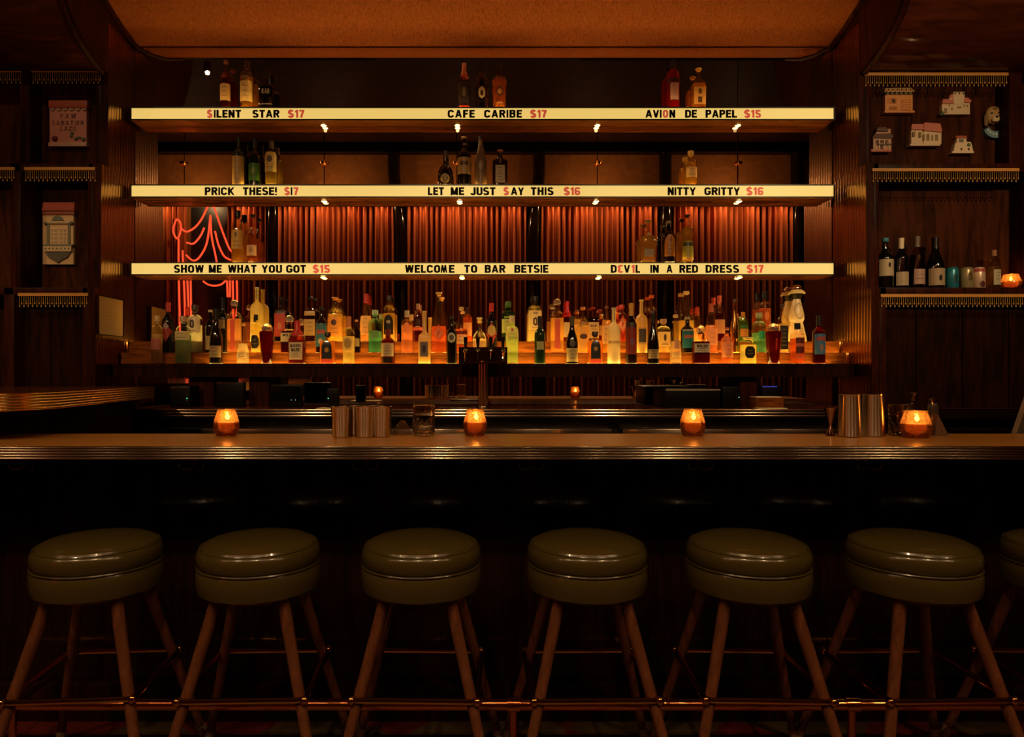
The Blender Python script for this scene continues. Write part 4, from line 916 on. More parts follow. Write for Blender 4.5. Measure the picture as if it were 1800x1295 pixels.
# beaded fringes
BEAD = mat('amber_bead', (196, 150, 80), 0.12, 0.0, coat=0.5); RIB = mat('gold_ribbon', (190, 134, 60), 0.5)
def fringe(xa, xb, y_px, y_end, d, label, step=7.6):
    X0, X1 = WX(xa, d), WX(xb, d); z = WZ(y_px, d); L = z - WZ(y_end, d)
    t_ = thing('beaded_fringe', ((X0 + X1) / 2, d, z), label, 'fringe', 'beaded fringes hung under the cabinet shelves')
    h = (X1 - X0) / 2
    box('ribbon', -h, h, -0.004, 0.004, -0.014, 0.004, RIB, t_)
    mb = MB(); x = -h + 0.008; k = 0; st = step * d / F / 2
    while x < h:
        ln = L * (1.0 if k % 2 == 0 else 0.78)
        mb.box(x - .0007, x + .0007, -.0007, .0007, -ln, -0.012)
        zz = -0.022
        while zz > -ln:
            r = .0028; mb.add([(x + r, 0, zz), (x, r, zz), (x - r, 0, zz), (x, -r, zz), (x, 0, zz + r * 1.4), (x, 0, zz - r * 1.4)], [(0, 1, 4), (1, 2, 4), (2, 3, 4), (3, 0, 4), (1, 0, 5), (2, 1, 5), (3, 2, 5), (0, 3, 5)])
            zz -= .0095
        r = .0062; mb.add([(x + r, 0, -ln), (x, r, -ln), (x - r, 0, -ln), (x, -r, -ln), (x, 0, -ln + r * 1.4), (x, 0, -ln - r * 1.4)], [(0, 1, 4), (1, 2, 4), (2, 3, 4), (3, 0, 4), (1, 0, 5), (2, 1, 5), (3, 2, 5), (0, 3, 5)])
        x += st; k += 1
    mb.build('beads', BEAD, t_, smooth=False, kind='stuff')
fringe(1520, 1772, 129, 150, 4.172, 'dark beaded fringe above the ceramic house plaques')
fringe(1533, 1791, 297, 318, 4.092, 'golden beaded fringe above the wine bottles on the right cabinet')
fringe(1548, 1830, 518, 538, 4.032, 'beaded fringe under the shelf that carries the wine bottles and cans')
fringe(56, 178, 123, 145, 4.172, 'shadowy beaded fringe above the pink plaque on the left cabinet')
fringe(-20, 38, 123, 145, 4.172, 'shadowy beaded fringe cut by the left edge at the top of the left cabinet')
fringe(43, 167, 295, 317, 4.092, 'beaded fringe between the pink plaque and the balcony plaque')
fringe(-20, 26, 295, 317, 4.092, 'beaded fringe cut by the left edge beside the one under the pink plaque')
fringe(32, 155, 516, 538, 4.032, 'beaded fringe below the balcony plaque')

# ceramic plaques: helper building boxes by their outline at a depth in front of the back panel
def plaque(name, label, cxp, base, d=PB_):
    return thing(name, (WX(cxp, d), d, WZ(base, d)), label, 'plaque', 'ceramic plaques hung in the cabinets'), WX(cxp, d), WZ(base, d), d
def pb(T, name, xa, ya, xb, yb, out, th, m, bev=0.002):
    """part from a pixel rectangle; OUT = how far its face stands off the panel"""
    t_, ox, oz, d = T; out *= .6; th *= .6; dd = d - out
    return box(name, WX(xa, dd) - ox, WX(xb, dd) - ox, -out, -out + th, WZ(yb, dd) - oz, WZ(ya, dd) - oz, m, t_, bevel=bev)
def pp(T, name, poly, out, th, m):
    t_, ox, oz, d = T; out *= .6; th *= .6; dd = d - out
    return MB().prism([(WX(x, dd) - ox, WZ(y, dd) - oz) for x, y in poly], 'y', -out, -out + th).build(name, m, t_, smooth=False)
c_cream = cmat((222, 198, 166)); c_peach = cmat((216, 150, 86)); c_brick = cmat((170, 82, 60)); c_dk = cmat((60, 40, 30)); c_grey = cmat((110, 110, 96)); c_pink = cmat((200, 122, 104)); c_green = cmat((70, 96, 60)); c_gold = cmat((190, 150, 96)); c_blue = cmat((104, 140, 156)); c_brown = cmat((96, 66, 56))
TH = .06
T = plaque('ceramic_house', 'orange ceramic shop front plaque with grey tiled cornice and a small black window', 1581, 197)
pb(T, 'wall', 1556, 166, 1604.5, 194, .055, .055, c_peach); pb(T, 'base', 1555, 194, 1608, 198, .066, .066, c_peach)
pp(T, 'cornice', [(1555, 162), (1556, 155), (1601, 154), (1608, 160), (1605, 162)], .075, .075, c_gold)
for k in range(6): pp(T, 'roof_tile', [(1557 + k * 8.2, 161), (1563 + k * 8.2, 161), (1562 + k * 8.2, 166), (1558 + k * 8.2, 166)], .068, .012, c_grey)
pb(T, 'shutter', 1560, 172, 1576, 181.5, .059, .006, cmat((196, 124, 60))); pb(T, 'window', 1568, 174, 1573.5, 180.5, .063, .006, c_dk)
pb(T, 'panel', 1563, 187, 1577, 192.5, .059, .006, cmat((176, 104, 50))); pb(T, 'door', 1584, 175, 1601, 193.5, .059, .006, cmat((196, 124, 60)))
for k in range(4): pb(T, 'door_slat', 1587, 177 + k * 4.3, 1599, 179 + k * 4.3, .063, .005, c_peach, 0)
T = plaque('ceramic_house', 'pale ceramic villa plaque with a square battlemented tower', 1680, 201.5)
pb(T, 'wall', 1656, 181, 1705, 201, .05, .05, c_cream); pb(T, 'tower', 1676, 163, 1696, 183, .055, .055, c_cream)
for k in range(7): pb(T, 'battlement', 1676.3 + k * 2.85, 161, 1678 + k * 2.85, 163.2, .055, .05, c_cream, 0)
pb(T, 'upper_room', 1669, 171, 1677, 182, .045, .045, c_cream); pp(T, 'roof', [(1668, 172), (1671, 166), (1677, 166), (1677, 172)], .05, .05, c_pink)
pp(T, 'roof', [(1656, 182), (1658, 174), (1677, 175), (1677, 182)], .062, .062, c_pink); pp(T, 'roof', [(1695, 179), (1696, 171), (1702, 172), (1708, 177), (1706, 180)], .062, .062, c_pink)
pp(T, 'bush', [(1652, 202), (1657, 194), (1661, 202)], .06, .02, c_green)
for a, b, c, e in ((1660, 190, 1665, 199), (1668, 184, 1670, 187), (1672, 189, 1675, 193), (1683, 187, 1690, 190), (1694, 184, 1696, 188), (1699, 184, 1702, 188)): pb(T, 'window', a, b, c, e, .054, .006, cmat((150, 124, 92)), 0)
T = plaque('ceramic_house', 'white ceramic cottage plaque with two pink-red roofs and arched windows', 1628, 255)
pb(T, 'wall', 1602, 226, 1625, 252, .045, .045, c_cream); pb(T, 'wall', 1624, 229, 1655, 253, .055, .055, c_cream); pb(T, 'base', 1600, 252, 1653, 256, .068, .068, c_cream)
pp(T, 'roof', [(1602, 227), (1603, 218), (1624, 218), (1625, 228)], .06, .06, c_pink); pp(T, 'roof', [(1624, 229), (1625, 215), (1653, 217), (1656, 228), (1655, 232)], .07, .07, c_pink)
for a, b, c, e in ((1605, 231, 1609, 240), (1616, 232, 1620, 241), (1623, 236, 1626, 247), (1629, 235, 1634, 247), (1637.5, 237, 1640.5, 247), (1644, 236, 1649, 247)): pb(T, 'window', a, b, c, e, .060, .008, cmat((140, 118, 84)))
T = plaque('ceramic_house', 'ornate brown and pink ceramic mansion plaque below the orange shop front', 1549, 266)
pb(T, 'wall', 1535, 240, 1567, 263, .05, .05, cmat((196, 156, 128))); pb(T, 'base', 1530, 262, 1567, 266.5, .066, .066, c_pink)
pp(T, 'roof', [(1533, 242), (1538, 235), (1566, 234), (1571, 239), (1568, 243)], .062, .062, c_brown); pb(T, 'upper_room', 1540, 229, 1564, 237, .045, .045, cmat((210, 170, 140)))
pp(T, 'roof', [(1540, 231), (1543, 224), (1557, 223), (1562, 229), (1561, 231)], .058, .058, c_brown); pb(T, 'chimney', 1561, 226, 1566, 234, .04, .04, cmat((190, 140, 120))); pb(T, 'finial', 1546, 220, 1548, 224, .03, .01, c_dk, 0)
for a, b, c, e in ((1540, 246, 1544, 252), (1547, 246, 1553, 251), (1556, 246, 1560, 252), (1548, 254, 1552, 262)): pb(T, 'window', a, b, c, e, .055, .008, c_brown)
for a in (1545, 1554, 1562): pb(T, 'column', a, 245, a + 1.6, 262, .06, .01, c_cream, 0)
pb(T, 'balcony', 1543, 252, 1568, 254.5, .066, .03, cmat((110, 100, 86)))
T = plaque('ceramic_house', 'smallest ceramic house plaque, cream with a little upper room and a green bush', 1693, 268)
pp(T, 'wall', [(1676, 267), (1679, 252), (1685, 249), (1706, 249), (1708, 253), (1711, 267)], .05, .05, c_cream); pb(T, 'base', 1674, 265.5, 1712, 269, .062, .062, c_cream)
pb(T, 'upper_room', 1682, 240, 1699, 252, .046, .046, c_cream); pp(T, 'roof', [(1680, 242), (1681, 238.5), (1699, 238.5), (1700, 242)], .058, .058, c_brick)
pb(T, 'window', 1686, 244, 1694, 250, .052, .008, c_grey); pp(T, 'bush', [(1700, 256), (1702, 251), (1706, 252), (1706, 257)], .058, .01, c_green)
for a in (1689, 1702): pb(T, 'window', a, 260, a + 2.5, 264, .055, .007, c_dk, 0)
# the dog's head and its collar banner
d = PB_
T = plaque('dog_plaque', 'ceramic dog head plaque with floppy ears and a black nose', 1746, 219.5)
t_, ox, oz, _ = T
def pt(x, y, o_): return (WX(x, d - o_) - ox, -o_, WZ(y, d - o_) - oz)
pxm = d / F
MB().lathe([(.004, -.058), (.026, -.05), (.042, -.03), (.047, 0), (.046, .02), (.036, .040), (.018, .052), (.002, .055)], 20, c=pt(1746, 202.5, .018), sy=.5).build('head', cmat((168, 134, 84)), t_)
MB().lathe([(.004, -.020), (.017, -.018), (.024, -.004), (.021, .012), (.010, .022), (.002, .024)], 16, c=pt(1750, 209, .040), sy=.7).build('muzzle', cmat((204, 178, 134)), t_)
MB().sphere(pt(1752.5, 205, .056), .0085, 12, 8, .8).build('nose', BLACK, t_)
for x, y in ((1743.5, 199), (1755.5, 198)): MB().sphere(pt(x, y, .038), .0062, 10, 6).build('eye', BLACK, t_)
MB().lathe([(.006, 0), (.016, .004), (.012, .012), (.002, .016)], 12, c=pt(1749, 193, .036), sy=.5).build('brow', cmat((120, 92, 60)), t_)
for x, hh in ((1733.5, 1.0), (1760, .9)):
    MB().lathe([(.001, -.052 * hh), (.011, -.046 * hh), (.015, -.02), (.013, .012), (.006, .030), (.001, .034)], 12, c=pt(x, 208, .018), sy=.7).build('ear', cmat((112, 86, 58)), t_)
T = plaque('ceramic_banner', 'curved pale blue ceramic banner with worn white lettering below the dog head', 1745, 246)
t_, ox, oz, _ = T
mb = MB(); n = 14; outer = []; inner = []
for k in range(n + 1):
    a = math.radians(198 + (342 - 198) * k / n); outer.append((1744.5 + 21.5 * math.cos(a), 226 - 19 * math.sin(a))); inner.append((1744.5 + 12.5 * math.cos(a), 222.5 - 11 * math.sin(a)))
poly = outer + inner[::-1]
V = [(WX(x, d) - ox, -.03, WZ(y, d) - oz) for x, y in poly] + [(WX(x, d) - ox, 0, WZ(y, d) - oz) for x, y in poly]
m_ = len(poly); fs = []
for k in range(n):
    a, b, c_, e = k, k + 1, m_ - 2 - k, m_ - 1 - k
    fs += [(a, b, c_, e), (a + m_, e + m_, c_ + m_, b + m_)]
fs += [(i, (i + 1) % m_, (i + 1) % m_ + m_, i + m_) for i in range(m_)]
mb.add(V, fs).build('scroll', c_blue, t_, smooth=False)
mb = MB()
for k in range(7):
    a = math.radians(215 + 110 * k / 6); x = 1744.5 + 17 * math.cos(a); y = 224 - 15 * math.sin(a)
    mb.box(WX(x - 1.2, d) - ox, WX(x + 1.2, d) - ox, -.033, -.030, WZ(y + 2, d) - oz, WZ(y - 2, d) - oz)
mb.build('lettering', cmat((190, 205, 205)), t_, smooth=False)

# left cabinet plaques
T = plaque('ceramic_plaque', 'pink ceramic family name plaque with brown roof and raised lettering', 119, 256)
pb(T, 'wall', 87, 188, 152, 254, .05, .05, cmat((206, 140, 128))); pb(T, 'roof', 85, 176, 153, 189, .07, .07, c_brick, .004)
pb(T, 'base', 85, 250, 152, 257, .06, .06, cmat((200, 160, 140)))
for k in range(6): pp(T, 'eave_tile', [(86 + k * 11.2, 189), (96.5 + k * 11.2, 189), (94 + k * 11.2, 194), (89 + k * 11.2, 194)], .062, .012, cmat((180, 150, 136)))
t_, ox, oz, dd = T; dd -= .03
for txt, xa, xb, yb in (('FAM', 106, 133, 208), ('SABATIER', 91, 148, 220), ('LAZO', 106, 134, 230)):
    text_obj(txt, WX(xa, dd) - ox, WX(xb, dd) - ox, WZ(yb, dd) - oz, 8 * dd / F, -.0308, cmat((150, 100, 92)), t_, off=.0)
MB().sphere((WX(97, dd) - ox, -.031, WZ(244, dd) - oz), 5 * dd / F, 12, 8).build('apple', cmat((110, 30, 26)), t_)
for (x, y, r) in ((127, 234, 3.2), (126, 239, 3.2), (134, 244, 3.6), (140, 242, 3), (147, 245, 4)): MB().sphere((WX(x, dd) - ox, -.030, WZ(y, dd) - oz), r * dd / F, 10, 6).build('pot', c_grey, t_)
T = plaque('ceramic_plaque', 'cream ceramic plaque of a shuttered window with a grey carved balcony', 103, 465)
pb(T, 'wall', 75, 376, 129, 464.5, .05, .05, cmat((206, 170, 124))); pp(T, 'roof', [(73, 370), (76, 355.5), (131, 355.5), (130, 370)], .08, .08, c_brick); pb(T, 'cornice', 74, 370, 130, 377, .065, .065, cmat((150, 84, 60)))
pp(T, 'crest', [(90, 387), (94, 381), (101, 378), (108, 381), (112, 387)], .06, .014, c_grey)
pb(T, 'lintel', 80, 388, 125, 393, .07, .03, cmat((190, 170, 134)), .003)
for x in (80, 125): MB().sphere((WX(x, 4.26) - T[1], -.039, WZ(392, 4.26) - T[2]), .011, 10, 6).build('scroll', c_grey, T[0])
for a in (82, 119): pb(T, 'pilaster', a, 394, a + 4, 430, .062, .016, c_grey)
for a in (87.5, 103.5):
    pb(T, 'shutter', a, 400, a + 14, 430, .056, .008, cmat((214, 186, 146)))
    for r_ in range(4):
        for c_ in range(2): pb(T, 'pane', a + 1.2 + c_ * 6.6, 402 + r_ * 7, a + 5.9 + c_ * 6.6, 407 + r_ * 7, .0585, .004, cmat((176, 146, 110)), 0)
pb(T, 'balcony', 76, 430, 125, 442, .085, .06, cmat((196, 170, 130)), .004); pb(T, 'balcony_rail', 75, 429, 127, 432, .09, .065, c_grey)
for k in range(7): MB().sphere((WX(80 + k * 6.8, 4.25) - T[1], -.052, WZ(436.5, 4.25) - T[2]), .005, 8, 6).build('knob', c_grey, T[0])
pp(T, 'corbel', [(79, 442), (124, 442), (118, 452), (108, 457), (101, 462), (94, 457), (84, 452)], .07, .04, cmat((84, 78, 66)))

# framed sheet on the left jamb
fp = thing('framed_picture', (-HW - 0.0005, 4.18, WZ(590, 4.18)), 'small tan sheet in a thin frame on the left reeded jamb', 'picture')
z0_, z1_ = WZ(589, 4.18) - WZ(590, 4.18), WZ(524, 4.18) - WZ(590, 4.18)
box('sheet', 0.008, 0.016, -.135, .135, z0_, z1_, cmat((176, 140, 90), .35), fp)
mb = MB()
for a, b, c_, e in ((-.14, .14, z0_ - .005, z0_), (-.14, .14, z1_, z1_ + .005), (-.14, -.135, z0_, z1_), (.135, .14, z0_, z1_)): mb.box(.006, .019, a, b, c_, e)
mb.build('frame', MAHOG_D, fp, smooth=False)
mb = MB()
for k in range(5): mb.box(.0162, .0166, -.08 + .02 * (k % 2), .03 + .01 * k, .05 + .022 * k, .0515 + .022 * k)
mb.build('sketch', cmat((140, 104, 66)), fp, smooth=False)

# ------------------------------------------------------------------ bottles, cans and candle on the right cabinet shelf
RS = 4.19; zS = WZ(505, 4.04) + .001
bs = CY + (HC - zS) * F / RS
G = 'drinks on the right cabinet shelf'
RW_ = [
 (1556, 419, 26.5, 'bordeaux', ('dark', (12, 10, 9)), ('foil', (60, 130, 160), .93), [('R', .26, .58, .96, (226, 204, 166)), ('O', .42, .52, .16, INK, 1)], 'wine bottle with a blue top and a cream label showing a small animal'),
 (1584, 419, 23, 'bordeaux', ('dark', (12, 10, 9)), ('foil', (226, 206, 170), .80), [('R', .08, .34, .95, (226, 204, 170)), ('R', .12, .34, .5, (214, 190, 156), 1)], 'wine bottle with a white capsule and plain white label'),
 (1612, 416, 24, 'bordeaux', LQ((190, 150, 130), (90, 44, 36), .66), ('foil', (110, 96, 84), .80), [('R', .10, .38, .8, (222, 180, 160)), ('L', .2, .28, 2, .6, INK)], 'rose wine bottle with a grey capsule and a pale pink label'),
 (1644, 418, 29, 'burgundy', ('dark', (10, 9, 9)), ('foil', BK), [('R', .08, .40, .97, (214, 186, 150)), ('O', .16, .28, .2, INK, 1)], 'broad black wine bottle with a cream label and small dark seal'),
 (1673, 471, 21, 'can', ('dark', (40, 120, 140)), None, [('A', .3, .7, .3, (20, 80, 100), 1)], 'bright blue drink can'),
 (1698.5, 471, 21.5, 'can', ('dark', (150, 136, 100)), None, [('A', .4, .8, .35, (110, 90, 40), 1), ('L', .2, .3, 2, .6, INK)], 'silver-grey drink can with a small yellow figure'),
 (1720, 471, 20.5, 'can', ('dark', (206, 176, 150)), None, [('R', .80, .93, .98, (206, 90, 90)), ('O', .1, .4, .45, (100, 50, 40), 1)], 'cream drink can with a pink rim and a brown emblem'),
 (1747, 440, 20.5, 'gin', LQ((220, 200, 150), (150, 140, 90), .58), ('cap', (160, 110, 80)), [('R', .12, .50, .62, (214, 206, 170)), ('L', .26, .42, 3, .4, (60, 60, 50))], 'small glass bottle with handwritten label beside the shelf candle'),
]
for (px, top, wd, shp, gl, cp, lb, text) in RW_:
    H = (bs - top) * RS / F; R = wd * RS / F / 2
    if cp is None:
        t_ = thing('drink_can', (WX(px, RS), RS, zS + .001), text, 'can', G)
        prof, sq, dp = SH['can']
        MB().lathe([(R * r, H * t) for t, r in prof], 24).build('can_body', mat('can_%d_%d_%d' % gl[1], gl[1], .3, .3), t_)
        MB().lathe([(R * .80, H * .995), (R * .74, H * .975)], 20).build('lid', STEEL, t_)
        for q in lb:
            if q[0] == 'L': continue
            label_part(q[0], q[1], q[2], q[3], R, H, prof, sq, dp, q[4], t_, 'emblem', .0012)
    else:
        bottle((WX(px, RS), RS, zS + .001), H, R, shp, gl, cp, lb, text, G, 'wine_bottle' if 'wine' in text else 'bottle')

# ------------------------------------------------------------------ candles
JARM = bpy.data.materials.new('amber_crackle_glass'); JARM.use_nodes = True
nt = JARM.node_tree; nt.nodes.clear(); N = nt.nodes.new; L = nt.links.new
o_ = N('ShaderNodeOutputMaterial'); m1 = N('ShaderNodeMixShader'); m2 = N('ShaderNodeMixShader'); tr = N('ShaderNodeBsdfTransparent'); tl = N('ShaderNodeBsdfTranslucent'); gl_ = N('ShaderNodeBsdfGlossy'); fr = N('ShaderNodeFresnel')
vo = N('ShaderNodeTexVoronoi'); vo.feature = 'DISTANCE_TO_EDGE'; vo.inputs['Scale'].default_value = 130; rp = N('ShaderNodeValToRGB'); tc = N('ShaderNodeTexCoord')
rp.color_ramp.elements[0].position = 0.0; rp.color_ramp.elements[0].color = (.42, .42, .42, 1); rp.color_ramp.elements[1].position = .14; rp.color_ramp.elements[1].color = (.26, .26, .26, 1)
tr.inputs[0].default_value = (*lin((255, 214, 160)), 1); tl.inputs[0].default_value = (*lin((255, 190, 120)), 1); gl_.inputs['Roughness'].default_value = .12; m1.inputs[0].default_value = .5
L(tc.outputs['Object'], vo.inputs['Vector']); L(vo.outputs['Distance'], rp.inputs[0]); L(rp.outputs[0], m1.inputs[0]); L(tr.outputs[0], m1.inputs[1]); L(tl.outputs[0], m1.inputs[2]); L(fr.outputs[0], m2.inputs[0]); L(m1.outputs[0], m2.inputs[1]); L(gl_.outputs[0], m2.inputs[2]); L(m2.outputs[0], o_.inputs[0])
WAX = frosted('candle_wax', (255, 220, 170), 0.6, .4)
FLAME = emission('candle_flame', (255, 206, 120), 30.0)
def candle(x, y, z, R, H, label, group='amber votive candles', flame_dx=0.0):
    t_ = thing('votive_candle', (x, y, z), label, 'candle', group)
    P = [(.70, 0), (.74, .008), (.78, .03), (.85, .10), (.91, .17), (.96, .25), (.99, .32), (1, .39), (.99, .46), (.965, .54), (.925, .62), (.87, .70), (.81, .78), (.76, .86), (.715, .93), (.70, .985), (.715, 1.0)]
    MB().lathe([(R * a, H * b) for a, b in P] + [(R * .68, H * .995), (R * .695, H * .93), (R * .79, H * .78), (R * .90, H * .62), (R * .95, H * .52), (R * .955, H * .38), (R * .92, H * .24), (R * .84, H * .14), (R * .6, H * .05), (.001, H * .045)], 24, cap=False).build('jar', JARM, t_, angle=60)
    MB().lathe([(.001, H * .058), (R * .58, H * .055), (R * .86, H * .2), (R * .90, H * .26), (R * .94, H * .38), (R * .93, H * .52), (R * .89, H * .52), (R * .90, H * .38), (R * .8, H * .2), (R * .5, H * .09), (.001, H * .085)], 20, cap=False).build('wax', WAX, t_)
    MB().tube([(flame_dx, 0, H * .09), (flame_dx, 0, H * .62)], .0014, 6).build('wick', BLACK, t_)
    MB().lathe([(.0005, H * .60), (.006, H * .64), (.0085, H * .69), (.006, H * .77), (.0005, H * .90)], 10, c=(flame_dx, 0, 0)).build('flame', FLAME, t_)
    l = point((x + flame_dx, y, z + H * .66), L_CANDLE, (1, .62, .28), .008, 'candle_light')
    return t_
ZB = 1.065  # bar top
cl = ['leftmost', 'second from the left', 'third from the left', 'rightmost']
for k, (px, wd, d_) in enumerate(((398, 44, 2.66), (835, 42, 2.66), (1217.5, 44, 2.66), (1610, 50, 2.58))):
    candle(WX(px, d_), d_, ZB + .001, wd * d_ / F / 2, .104 if k < 3 else .102, ['amber crackle-glass votive candle on the bar, leftmost of the four', 'amber votive candle on the bar right of the cut mixing glass', 'amber votive candle standing alone on the bar, third from the left', 'largest-looking amber votive candle, before the glassware at the right end of the bar'][k], flame_dx=.004)
candle(WX(1777, RS), RS, zS + .001, 33 * RS / F / 2, .096, 'amber votive candle on the right cabinet shelf', None)

# ------------------------------------------------------------------ the bar
def ribbed_profile(yf, z0, z1, n, dep=.0036, back=.014):
    pts = [(yf + back, z0)]
    h = (z1 - z0) / n
    for k in range(n):
        for j in range(6):
            a = math.pi * j / 5
            pts.append((yf + dep * (1 - math.sin(a)), z0 + h * k + h * (1 - math.cos(a)) / 2 * .94 + h * .03))
    pts.append((yf + back, z1)); return pts
bar = thing('bar_counter', (0, 2.26, 0), 'long bar counter with brown wood top and ribbed metal edge', 'counter')
O = (0, 2.26, 0)
XL, XR = -2.6, 2.9
box('counter_top', XL, XR, 2.262, 2.765, 1.026, ZB, BARTOP, bar, off=O)
MB().prism([(a - 2.26, b) for a, b in ribbed_profile(2.256, 1.021, ZB + .0005, 5)], 'x', XL, XR).build('edge_trim', EXTR, bar, angle=60)
box('front_panel', XL, XR, 2.60, 2.64, 0.13, 1.026, wood('front_panel_wood', (18, 8, 5), (32, 14, 9), rough=0.22, scale=(12, 12, .7), coat=0.3), bar, off=O)
box('kick_ledge', XL, XR, 2.565, 2.60, 0.0, 0.14, MAHOG_D, bar, off=O, bevel=.004)
box('back_panel', XL, XR, 2.70, 2.72, 0.0, 1.026, BLACK, bar, off=O)
for px in (50, 345, 645, 933, 1225, 1518):
    x = WX(px, 2.42); mb = MB()
    h = box('hook_plate', x - .006, x + .006, 2.41, 2.418, .995, 1.026, BRASS, bar, off=O)
    h.name = 'purse_hook'
    for sg in (-1, 1):
        mb.tube([(x, .150, 1.0), (x, .143, .985)] + [(x + sg * (.004 + .019 * (1 - math.cos(math.pi * q / 8))), .140 - .02 * q / 8, .985 - .014 * math.sin(math.pi * q / 8)) for q in range(1, 9)] + [(x + sg * .043, .118, .993)], .0022, 6)
    mb.build('prong', mat('aged_brass', (120, 84, 50), .35, 1.0), h)
# foot rail
fr_ = thing('foot_rail', (0, 2.33, 0), 'polished copper foot rail running along the front of the bar', 'rail')
MB().tube([(XL, 0, .178), (XR, 0, .178)], .0195, 16).build('rail', COPPERRAIL, fr_)
for px in (902, 1497, 22):
    x = WX(px, 2.33)
    p_ = MB().tube([(x, 0, .16), (x, 0, .0)], .013, 12).build('post', COPPERRAIL, fr_)
    MB().tube([(x - .022, 0, .178), (x + .022, 0, .178)], .0245, 16).build('collar', COPPERRAIL, p_)
    MB().tube([(x, 0, .062), (x, 0, .045)], .019, 12).build('collar', COPPERRAIL, p_)
    MB().tube([(x, 0, .010), (x, 0, 0)], .03, 16).build('floor_flange', COPPERRAIL, p_)
    MB().tube([(x, 0, .178), (x, .235, .178)], .009, 10).build('bracket', COPPERRAIL, p_)

# ------------------------------------------------------------------ stools
def make_stool():
    t_ = thing('bar_stool', (0, 0, 0), '', 'stool', 'olive bar stools along the counter')
    lo = MB().lathe([(.12, .606), (.168, .611), (.186, .626), (.192, .655), (.191, .688), (.184, .700), (.10, .702)], 48).build('lower_cushion', OLIVE, t_)
    up = MB().lathe([(.10, .700), (.183, .704), (.190, .716), (.191, .735), (.187, .750), (.180, .759), (.1775, .760), (.174, .766), (.150, .777), (.10, .785), (.05, .789), (.002, .790)], 48, cap=True).build('upper_cushion', OLIVE, t_)
    MB().tube([(.188 * math.cos(a * math.pi / 24), .188 * math.sin(a * math.pi / 24), .7015) for a in range(48)], .0035, 6, closed=True).build('piping', OLIVE, lo)
    MB().tube([(.1805 * math.cos(a * math.pi / 24), .1805 * math.sin(a * math.pi / 24), .760) for a in range(48)], .0016, 5, closed=True).build('piping', OLIVE, up)
    for sx in (-1, 1):
        for sy in (-1, 1):
            a = Vector((sx * .095, sy * .095, .635)); b = Vector((sx * .248, sy * .248, .012))
            lg = MB().tube([a, a.lerp(b, .35), a.lerp(b, .65), b], .0195, 14, r1=.0135).build('leg', LEGWOOD, t_)
            e = a.lerp(b, .95); MB().tube([e, Vector((sx * .251, sy * .251, .001))], .0158, 12, r1=.0172).build('foot_cap', cmat((150, 130, 100)), lg)
    q = .186; r = .022; pts = []
    for cx_, cy_, a0 in ((q - r, q - r, 0), (-q + r, q - r, 90), (-q + r, -q + r, 180), (q - r, -q + r, 270)):
        for k in range(6):
            a = math.radians(a0 + 90 * k / 5); pts.append((cx_ + r * math.cos(a), cy_ + r * math.sin(a), .340))
    MB().tube(pts, .0095, 10, closed=True).build('foot_ring', BRASS, t_)
    for sx in (-1, 1):
        for sy in (-1, 1): MB().sphere((sx * .186, sy * .186, .340), .014, 10, 6).build('ring_clip', BRASS, t_)
    return t_
s0 = make_stool()
sl = ['olive vinyl bar stool with splayed wooden legs, leftmost in the row', 'olive vinyl bar stool, second from the left', 'olive vinyl bar stool, third from the left', 'olive vinyl bar stool, fourth from the left, right of the centre', 'olive vinyl bar stool, fifth from the left', 'olive vinyl bar stool, last whole one toward the right', 'olive vinyl bar stool cut off by the right edge of the photo']
for k, (px, rz) in enumerate(((173, 4), (456, 2), (741, -1.5), (1031, 1), (1314, -2), (1602, 1.5), (1885, -3))):
    o = s0 if k == 0 else copy_tree(s0)
    o.location = (WX(px, 2.20), 2.20, 0); o.rotation_euler = (0, 0, math.radians(rz)); o['label'] = sl[k]

# ------------------------------------------------------------------ back counter, undercounter units, left ledge
bc = thing('back_counter', (0, 3.9, 0), 'long back counter with ribbed steel edge under the bottle steps', 'counter')
O = (0, 3.9, 0); ZK = WZ(719, 3.9)
X0, X1 = WX(204, 3.9), 3.6
BCM = None
box('counter_top', HW - .02, X1, 3.906, 4.035, ZK - .045, ZK, wood('back_counter_top', (70, 34, 22), (96, 50, 32), rough=.2, scale=(1, 6, 6)), bc, off=O)
box('counter_top', X0, HW - .02, 3.906, 4.47, ZK - .045, ZK, wood('back_counter_top', (70, 34, 22), (96, 50, 32), rough=.2, scale=(1, 6, 6)), bc, off=O)
MB().prism([(a - 3.9, b) for a, b in ribbed_profile(3.9, ZK - .050, ZK + .0005, 3, .002)], 'x', X0, X1).build('edge_trim', EXTR, bc, angle=60)
box('carcass', X0, HW - .02, 4.005, 4.44, 0.0, ZK - .045, BLACK, bc, off=O)
zf = WZ(754, 3.9)
for k, (a, b, lab) in enumerate(((204, 1075, 'long steel-topped undercounter fridge below the left of the back counter'), (1095, 1905, 'steel-topped undercounter fridge below the right of the back counter'))):
    u = thing('undercounter_fridge', (WX((a + b) / 2, 3.9), 3.92, 0), lab, 'fridge', 'undercounter fridges')
    h = (WX(b, 3.9) - WX(a, 3.9)) / 2
    box('body', -h, h, -.005, .08, .06, zf - .05, BLACKM, u); box('top_trim', -h, h, -.020, .08, zf - .05, zf, EXTR, u, bevel=.003)
    nd = 4
    for q in range(nd):
        xa_ = -h + 2 * h * q / nd + .01; xb_ = -h + 2 * h * (q + 1) / nd - .01
        dr = box('door', xa_, xb_, -.018, -.005, .08, zf - .06, BLACKM, u, bevel=.003)
        MB().tube([(xa_ + .06, -.04, zf - .12), (xb_ - .06, -.04, zf - .12)], .008, 8).tube([(xa_ + .06, -.04, zf - .12), (xa_ + .06, -.016, zf - .12)], .006, 6).tube([(xb_ - .06, -.04, zf - .12), (xb_ - .06, -.016, zf - .12)], .006, 6).build('handle', STEEL, dr)

